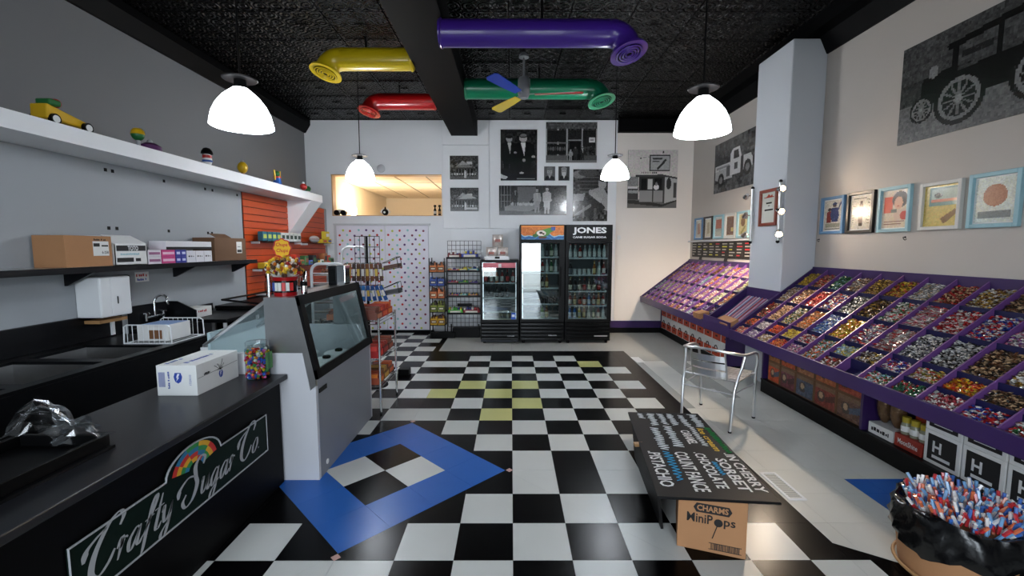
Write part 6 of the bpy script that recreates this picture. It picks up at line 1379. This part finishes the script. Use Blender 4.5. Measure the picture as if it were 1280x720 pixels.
for y, lb in ((4.76, 'beside the column'), (3.72, 'under the curly-haired print')):
    t = thing('wall_hook', 'tiny black wire hook on the right wall '+lb, 'hook', (XR, y, 1.66)); MB().tube([(XR-.001, y, 1.68), (XR-.02, y, 1.68), (XR-.025, y-.01, 1.665), (XR-.02, y-.02, 1.655), (XR-.022, y-.035, 1.665)], .003, 5).build('wire', 'black_metal', t); MB().cyl((XR-.003, y, 1.68), (XR-.0005, y, 1.68), .008).build('plate', 'black_metal', t)
# ---- sign and spot bars on the column
CXF = 2.954
c = Cv(30, 40, (214, 214, 204)); c.rect(.15, .15, .85, .17, (170, 50, 40)); c.poly([(.3, .14), (.45, .06), (.6, .12), (.7, .07), (.75, .14)], (190, 80, 60)); c.rect(.3, .32, .7, .37, (50, 46, 44)); c.rect(.42, .43, .58, .46, (70, 64, 60)); c.rect(.2, .54, .8, .59, (60, 54, 50)); c.rect(.3, .64, .6, .66, (90, 80, 70))
framed('notice in a reddish wooden frame on the white column', 5.25, 4.905, 1.842, 2.255, 'frame_red', c, w=.035, x=CXF, group='column notice', matw=.0, name='framed_notice')
def spot_bar(label, y, x, aim, sgn, pw):
    t = thing('spot_bar', label, 'spotlight', (x, y, 1.66)); MB().cyl((x, y, 1.66), (x, y, 2.31), .016, n=14).build('bar', 'steel', t, smooth=True)
    for z in (1.66, 2.31): MB().ball((x, y, z), .02, 12, 8).build('end_cap', 'black_metal', t, smooth=True)
    MB().box(x-.004, CXF+.0005, y-.012, y+.012, 1.98, 2.0).build('wall_mount', 'steel', t)
    for k, z in enumerate((1.75, 1.985, 2.22)):
        p = Vector((x-.035, y+sgn*.075, z)); a = (Vector(aim[k])-p).normalized()
        MB().tube([(x, y, z), (x-.03, y+sgn*.02, z), tuple(p-a*.03)], .006, 6).build('arm', 'chrome', t)
        h = MB().cyl(p-a*.045, p+a*.02, .018, .036, 16, caps=False).cyl(p-a*.046, p-a*.044, .018, n=16).build('lamp_head', 'chrome', t, smooth=True)
        MB().ball(tuple(p-a*.004), .022, 12, 8).build('bulb', 'bulb_warm', h, smooth=True)
        s = light('spot_beam', 'SPOT', p+a*.03, SPOT_W*pw[k]*(SPOT_N if sgn < 0 else SPOT_F), (1, .80, .60), spot_size=math.radians(95), spot_blend=.8, shadow_soft_size=.03)
        s.rotation_euler = a.to_track_quat('-Z', 'Y').to_euler()
spot_bar('vertical bar of three lit spotlights on the near edge of the column', 4.845, 2.925, [(1.85, 3.1, 0), (3.2, 3.6, 1.5), (3.28, 3.6, 2.3)], -1, (1.6, .22, .16))
spot_bar('vertical bar of three spotlights on the far edge of the column', 5.40, 2.925, [(2.85, 6.6, .9), (3.0, 6.2, 1.1), (3.2, 6.9, 1.6)], 1, (2., 2.4, .8))
# ================================================================ FLOOR THINGS
# ---- aluminium chair
t = thing('cafe_chair', 'aluminium slatted armchair turned towards the candy display', 'chair', (1.93, 4.0, 0), rotz=math.radians(-46)); M = MW[t.name]
def cb(mb, n, m='alu', sm=True): return mb.xf(M).build(n, m, t, smooth=sm)
def fil(P, n=6):
    q = crom3([Vector(p) for p in P], n); return [tuple(v) for v in q]
def crom3(P, n):
    Q = [P[0]*2-P[1]]+P+[P[-1]*2-P[-2]]; out = []
    for i in range(1, len(Q)-2):
        for k in range(n):
            s = k/n; a, b, c_, d = Q[i-1:i+3]; out.append(.5*((2*b)+(c_-a)*s+(2*a-5*b+4*c_-d)*s*s+(3*b-a-3*c_+d)*s**3))
    return out+[P[-1]]
cb(MB().tube(fil([(-.255, .20, .46), (-.27, .19, .60), (-.275, .08, .655), (-.265, -.12, .665), (-.2, -.25, .69), (0, -.29, .705), (.2, -.25, .69), (.265, -.12, .665), (.275, .08, .655), (.27, .19, .60), (.255, .20, .46)]), .0125, 10), 'arm_hoop')
for s in (-1, 1):
    cb(MB().tube([(s*.245, .24, .012), (s*.25, .215, .30), (s*.255, .20, .47)], .0125, 10), 'front_leg'); cb(MB().tube([(s*.215, -.27, .012), (s*.225, -.235, .36), (s*.235, -.19, .47), (s*.25, -.14, .56), (s*.262, -.12, .66)], .0125, 10), 'rear_leg')
    cb(MB().tube([(s*.15, -.20, .435), (s*.15, -.235, .55), (s*.148, -.272, .695)], .0095, 8), 'back_upright')
    cb(MB().tube([(s*.235, -.20, .44), (s*.24, .22, .44)], .0095, 8), 'side_rail')
    cb(MB().tube([(s*.222, -.24, .34), (s*.248, .22, .34)], .007, 8), 'stretcher')
    for y, x in ((.24, .245), (-.27, .215)): cb(MB().cyl((s*x, y, .0), (s*x, y, .014), .015), 'foot', 'black_plastic')
cb(MB().tube([(-.235, -.20, .437), (.235, -.20, .437)], .0095, 8), 'rear_rail'); cb(MB().tube([(-.24, .22, .437), (.24, .22, .437)], .0095, 8), 'front_rail'); cb(MB().tube([(-.22, -.245, .33), (.22, -.245, .33)], .007, 8), 'cross_stretcher')
for k in range(6):
    y0 = -.18+k*.068; cb(MB().box(-.235, .235, y0, y0+.052, .446, .454), 'seat_slat', sm=False)
for k, z in enumerate((.485, .555, .625)):
    R = []
    for j in range(9):
        u = -1+2*j/8; yy = -.215-(z-.44)*.24-.03*(1-u*u); R.append([(u*.148, yy-.004, z-.026), (u*.148, yy+.004, z-.026), (u*.148, yy+.004, z+.026), (u*.148, yy-.004, z+.026)])
    mb = MB()
    for a, b in zip(R, R[1:]): mb.hull(a, b)
    cb(mb, 'back_slat', sm=False)
# ---- carton and the chalk sign lying on it
bc_ = Vector((.888, 2.22, 0)); bu = Vector((.311, -.11, 0)).normalized(); bv = Vector((.11, .311, 0)).normalized(); BW, BD, BH = .33, .33, .30
t = thing('candy_carton', 'brown cardboard carton with black lettering standing under the chalk sign', 'box', tuple(bc_), rotz=math.atan2(bu.y, bu.x)); M = MW[t.name]
MB().box(0, BW, 0, BD, 0, BH).xf(M).build('body', 'cardboard', t, bevel=.003)
fo = lambda x, z: bc_+bu*x-bv*.0012+Vector((0, 0, z))
def lab(x, z, w, h): return MB().prism([(x+h*.3, z), (x+w-h*.3, z), (x+w, z+h*.5), (x+w-h*.3, z+h), (x+h*.3, z+h), (x, z+h*.5)], 'y', -.0012, -.0004)
lab(.075, .212, .185, .05).xf(M).build('logo_badge', 'ink_black', t)
txt('CHARMS', fo(.092, .222)-bv*.0006, bu, PZ, .15, .032, 'cardboard', t, .03)
txt('MiniP', fo(.045, .155)-bv*.0004, bu, PZ, .125, .05, 'ink_black', t, .018); txt('ps', fo(.222, .145)-bv*.0004, bu, PZ, .055, .046, 'ink_black', t, .018)
MB().cyl((.197, -.001, .170), (.197, -.003, .170), .021, n=18).xf(M).build('lollipop_print', 'ink_black', t); MB().hull([(.190, -.0012, .155), (.195, -.0012, .155), (.173, -.0012, .08), (.168, -.0012, .08)], [(.190, -.002, .155), (.195, -.002, .155), (.173, -.002, .08), (.168, -.002, .08)]).xf(M).build('stick_print', 'ink_black', t)
bar = MB(); rs = random.Random(2); x = .165
while x < .30: w = rs.choice([.002, .003, .005]); bar.box(x, x+w, -.0014, -.0004, .022, .053); x += w+rs.choice([.002, .003])
bar.box(.155, .31, -.0014, -.0004, .053, .056).box(.155, .31, -.0014, -.0004, .019, .022).xf(M).build('barcode', 'ink_black', t)
ca, cb_, cc_, cd = Vector((.711, 2.032, .375)), Vector((1.281, 1.977, .375)), Vector((1.556, 3.551, .20)), Vector((.984, 3.588, .20))
t = thing('chalk_sign', 'black folding chalkboard sign with hand-drawn lettering lying on the carton', 'sign', (1.13, 2.79, .0))
bn = (cb_-ca).cross(cd-ca).normalized()
MB().hull([ca, cb_, cc_, cd], [p+bn*.014 for p in (ca, cb_, cc_, cd)]).build('sign_panel', mat('chalk_black', (20, 19, 20), .5, var=.25, vscale=5, spec=.1), t, bevel=.002)
e0, e1 = ca+Vector((.03, .05, -.006)), cd+Vector((.03, -.05, -.006)); f0, f1 = Vector((.865, 2.36, .0)), Vector((.955, 3.22, .0))
n2 = (e1-e0).cross(f0-e0).normalized()*.014
MB().hull([e0, e1, f1, f0], [p+n2 for p in (e0, e1, f1, f0)]).build('support_panel', 'chalk_black', t)
for p in (cd+Vector((.05, -.03, -.20)), cc_+Vector((-.05, -.03, -.20))): MB().cyl(p, p+Vector((0, 0, .199)), .012).build('prop_leg', 'wood', t)
MB().box(-.03, .03, -.02, .02, -.004, .012).xf(Matrix.Translation((ca+cd)/2+Vector((-.0, 0, .0)))).build('hinge', 'wood', t)
lu = (ca-cd).normalized(); lw = (cc_-cd).normalized(); o0 = cd+bn*.0152; LL = (ca-cd).length; WW = (cc_-cd).length
def chalk(s, u0, u1, w0, w1, m='ink_white', sh=.0): txt(s, o0+lu*(u0*LL)+lw*(w0*WW), lu, lw, (u1-u0)*LL, (w1-w0)*WW, m, t, .022, sh)
chalk('.PISTACHIO', .60, .93, .06, .19); chalk('COUNT FANCE', .60, .96, .34, .48); chalk('.CHOCOLATE', .60, .93, .55, .66); chalk('SORBET', .66, .95, .73, .84); chalk('.IN CHERRY', .60, .95, .87, .97)
chalk('CARAMEL', .31, .50, .57, .68); chalk('Ice cream', .27, .58, .80, .88, 'chalk_gold', .2)
sq = random.Random(15)
def squig(u0, u1, w0, w1, m, n=16):
    P = []
    for k in range(n+1):
        u = u0+(u1-u0)*k/n; w = w0+(w1-w0)*((k % 2)*.75+sq.uniform(0, .25)); P.append(o0+lu*(u*LL)+lw*(w*WW)+bn*.0005)
    MB().tube(P, .0028, 4).build('chalk_scribble', m, t)
for w0, w1, u0, u1 in ((.10, .22, .03, .12), (.24, .36, .03, .24), (.39, .49, .03, .22), (.52, .62, .03, .23), (.66, .77, .05, .24), (.82, .95, .03, .25), (.20, .32, .28, .58), (.38, .50, .25, .54), (.70, .78, .25, .52)): squig(u0, u1, w0, w1, 'ink_white', int((u1-u0)*80))
squig(.60, .88, .22, .31, 'chalk_blue', 20); squig(.70, .82, .67, .72, 'chalk_blue', 12); squig(.26, .60, .90, .98, 'chalk_green', 30)
# ---- floor vent, stray sheet
t = thing('floor_vent', 'white framed floor vent with a grey grille right of the chalk sign', 'vent', (1.815, 2.81, 0))
MB().box(1.758, 1.872, 2.64, 2.66, .0005, .006).box(1.758, 1.872, 2.96, 2.98, .0005, .006).box(1.758, 1.776, 2.66, 2.96, .0005, .006).box(1.854, 1.872, 2.66, 2.96, .0005, .006).build('frame', 'white_metal', t)
MB().box(1.776, 1.854, 2.66, 2.96, .0003, .001).build('pan', 'grey_lead', t)
for k in range(14): MB().box(1.777, 1.853, 2.668+k*.021, 2.68+k*.021, .001, .004).build('slat', 'frame_white', t)
tag(MB().hull([(1.74, 6.30, .0005), (1.86, 6.30, .0005), (1.87, 6.0, .0005), (1.755, 5.99, .0005)][::-1], [(1.74, 6.30, .002), (1.86, 6.30, .002), (1.87, 6.0, .003), (1.755, 5.99, .003)][::-1]).build('paper_sheet', 'paper_white'), 'white sheet of paper on the grey floor before the coolers', 'paper')
# ---- drum of candy sticks
bx_, by_ = 2.17, 2.0
t = thing('cardboard_drum', 'round cardboard drum lined with a black bag', 'barrel', (bx_, by_, 0))
MB().lathe([(0, 0), (.215, 0), (.22, .02), (.235, .15), (.235, .27), (.22, .31), (.0, .31)], (bx_, by_, 0), 36).build('drum', 'cardboard', t, smooth=True)
for z in (.03, .2): MB().tube([(bx_+.238*math.cos(2*math.pi*k/36), by_+.238*math.sin(2*math.pi*k/36), z) for k in range(36)], .008, 6, closed=True).build('band', 'wood', t, smooth=True)
rs = random.Random(41); N = 48; V = []
prof = [(.255, .17), (.265, .22), (.262, .27), (.255, .32), (.24, .35), (.222, .345), (.20, .315)]
for j, (r, z) in enumerate(prof):
    for k in range(N):
        a = 2*math.pi*k/N; w = .010*math.sin(9*a+j)+.007*math.sin(17*a+2*j)+rs.uniform(-.004, .004)
        zz = z+(.02*math.sin(3*a+1)+.012*math.sin(7*a) if j == 0 else .012*math.sin(4*a)); V.append((bx_+(r+w)*math.cos(a), by_+(r+w)*math.sin(a), zz))
fs = []
for j in range(len(prof)-1): fs += [(j*N+k, j*N+(k+1) % N, (j+1)*N+(k+1) % N, (j+1)*N+k) for k in range(N)]
MB()._add(V, fs).build('bag_liner', 'bag_black', t, smooth=80)
st = MB(); rs = random.Random(6); SC_ = [(200, 50, 56), (230, 226, 224), (60, 110, 190), (230, 226, 224), (226, 120, 80), (120, 170, 215)]
for k in range(420):
    a = rs.uniform(0, 6.283); r = .205*math.sqrt(rs.random()); x, y = bx_+r*math.cos(a), by_+r*math.sin(a); L = rs.uniform(.04, .10)
    d = Vector((rs.uniform(-.5, .5)+.3*math.cos(a), rs.uniform(-.5, .5)+.3*math.sin(a), 1)).normalized(); p = Vector((x, y, .315+rs.uniform(.0, .03))); c1, c2 = rs.sample(SC_, 2)
    m_ = p+d*L*.5; st.tube([p, m_], .0075, 5, c1); st.tube([m_, p+d*L], .0075, 5, c2)
tag(st.build('candy_sticks', 'candy'), 'heap of red, white and blue wrapped candy sticks filling the drum', 'candies', None, 'stuff')
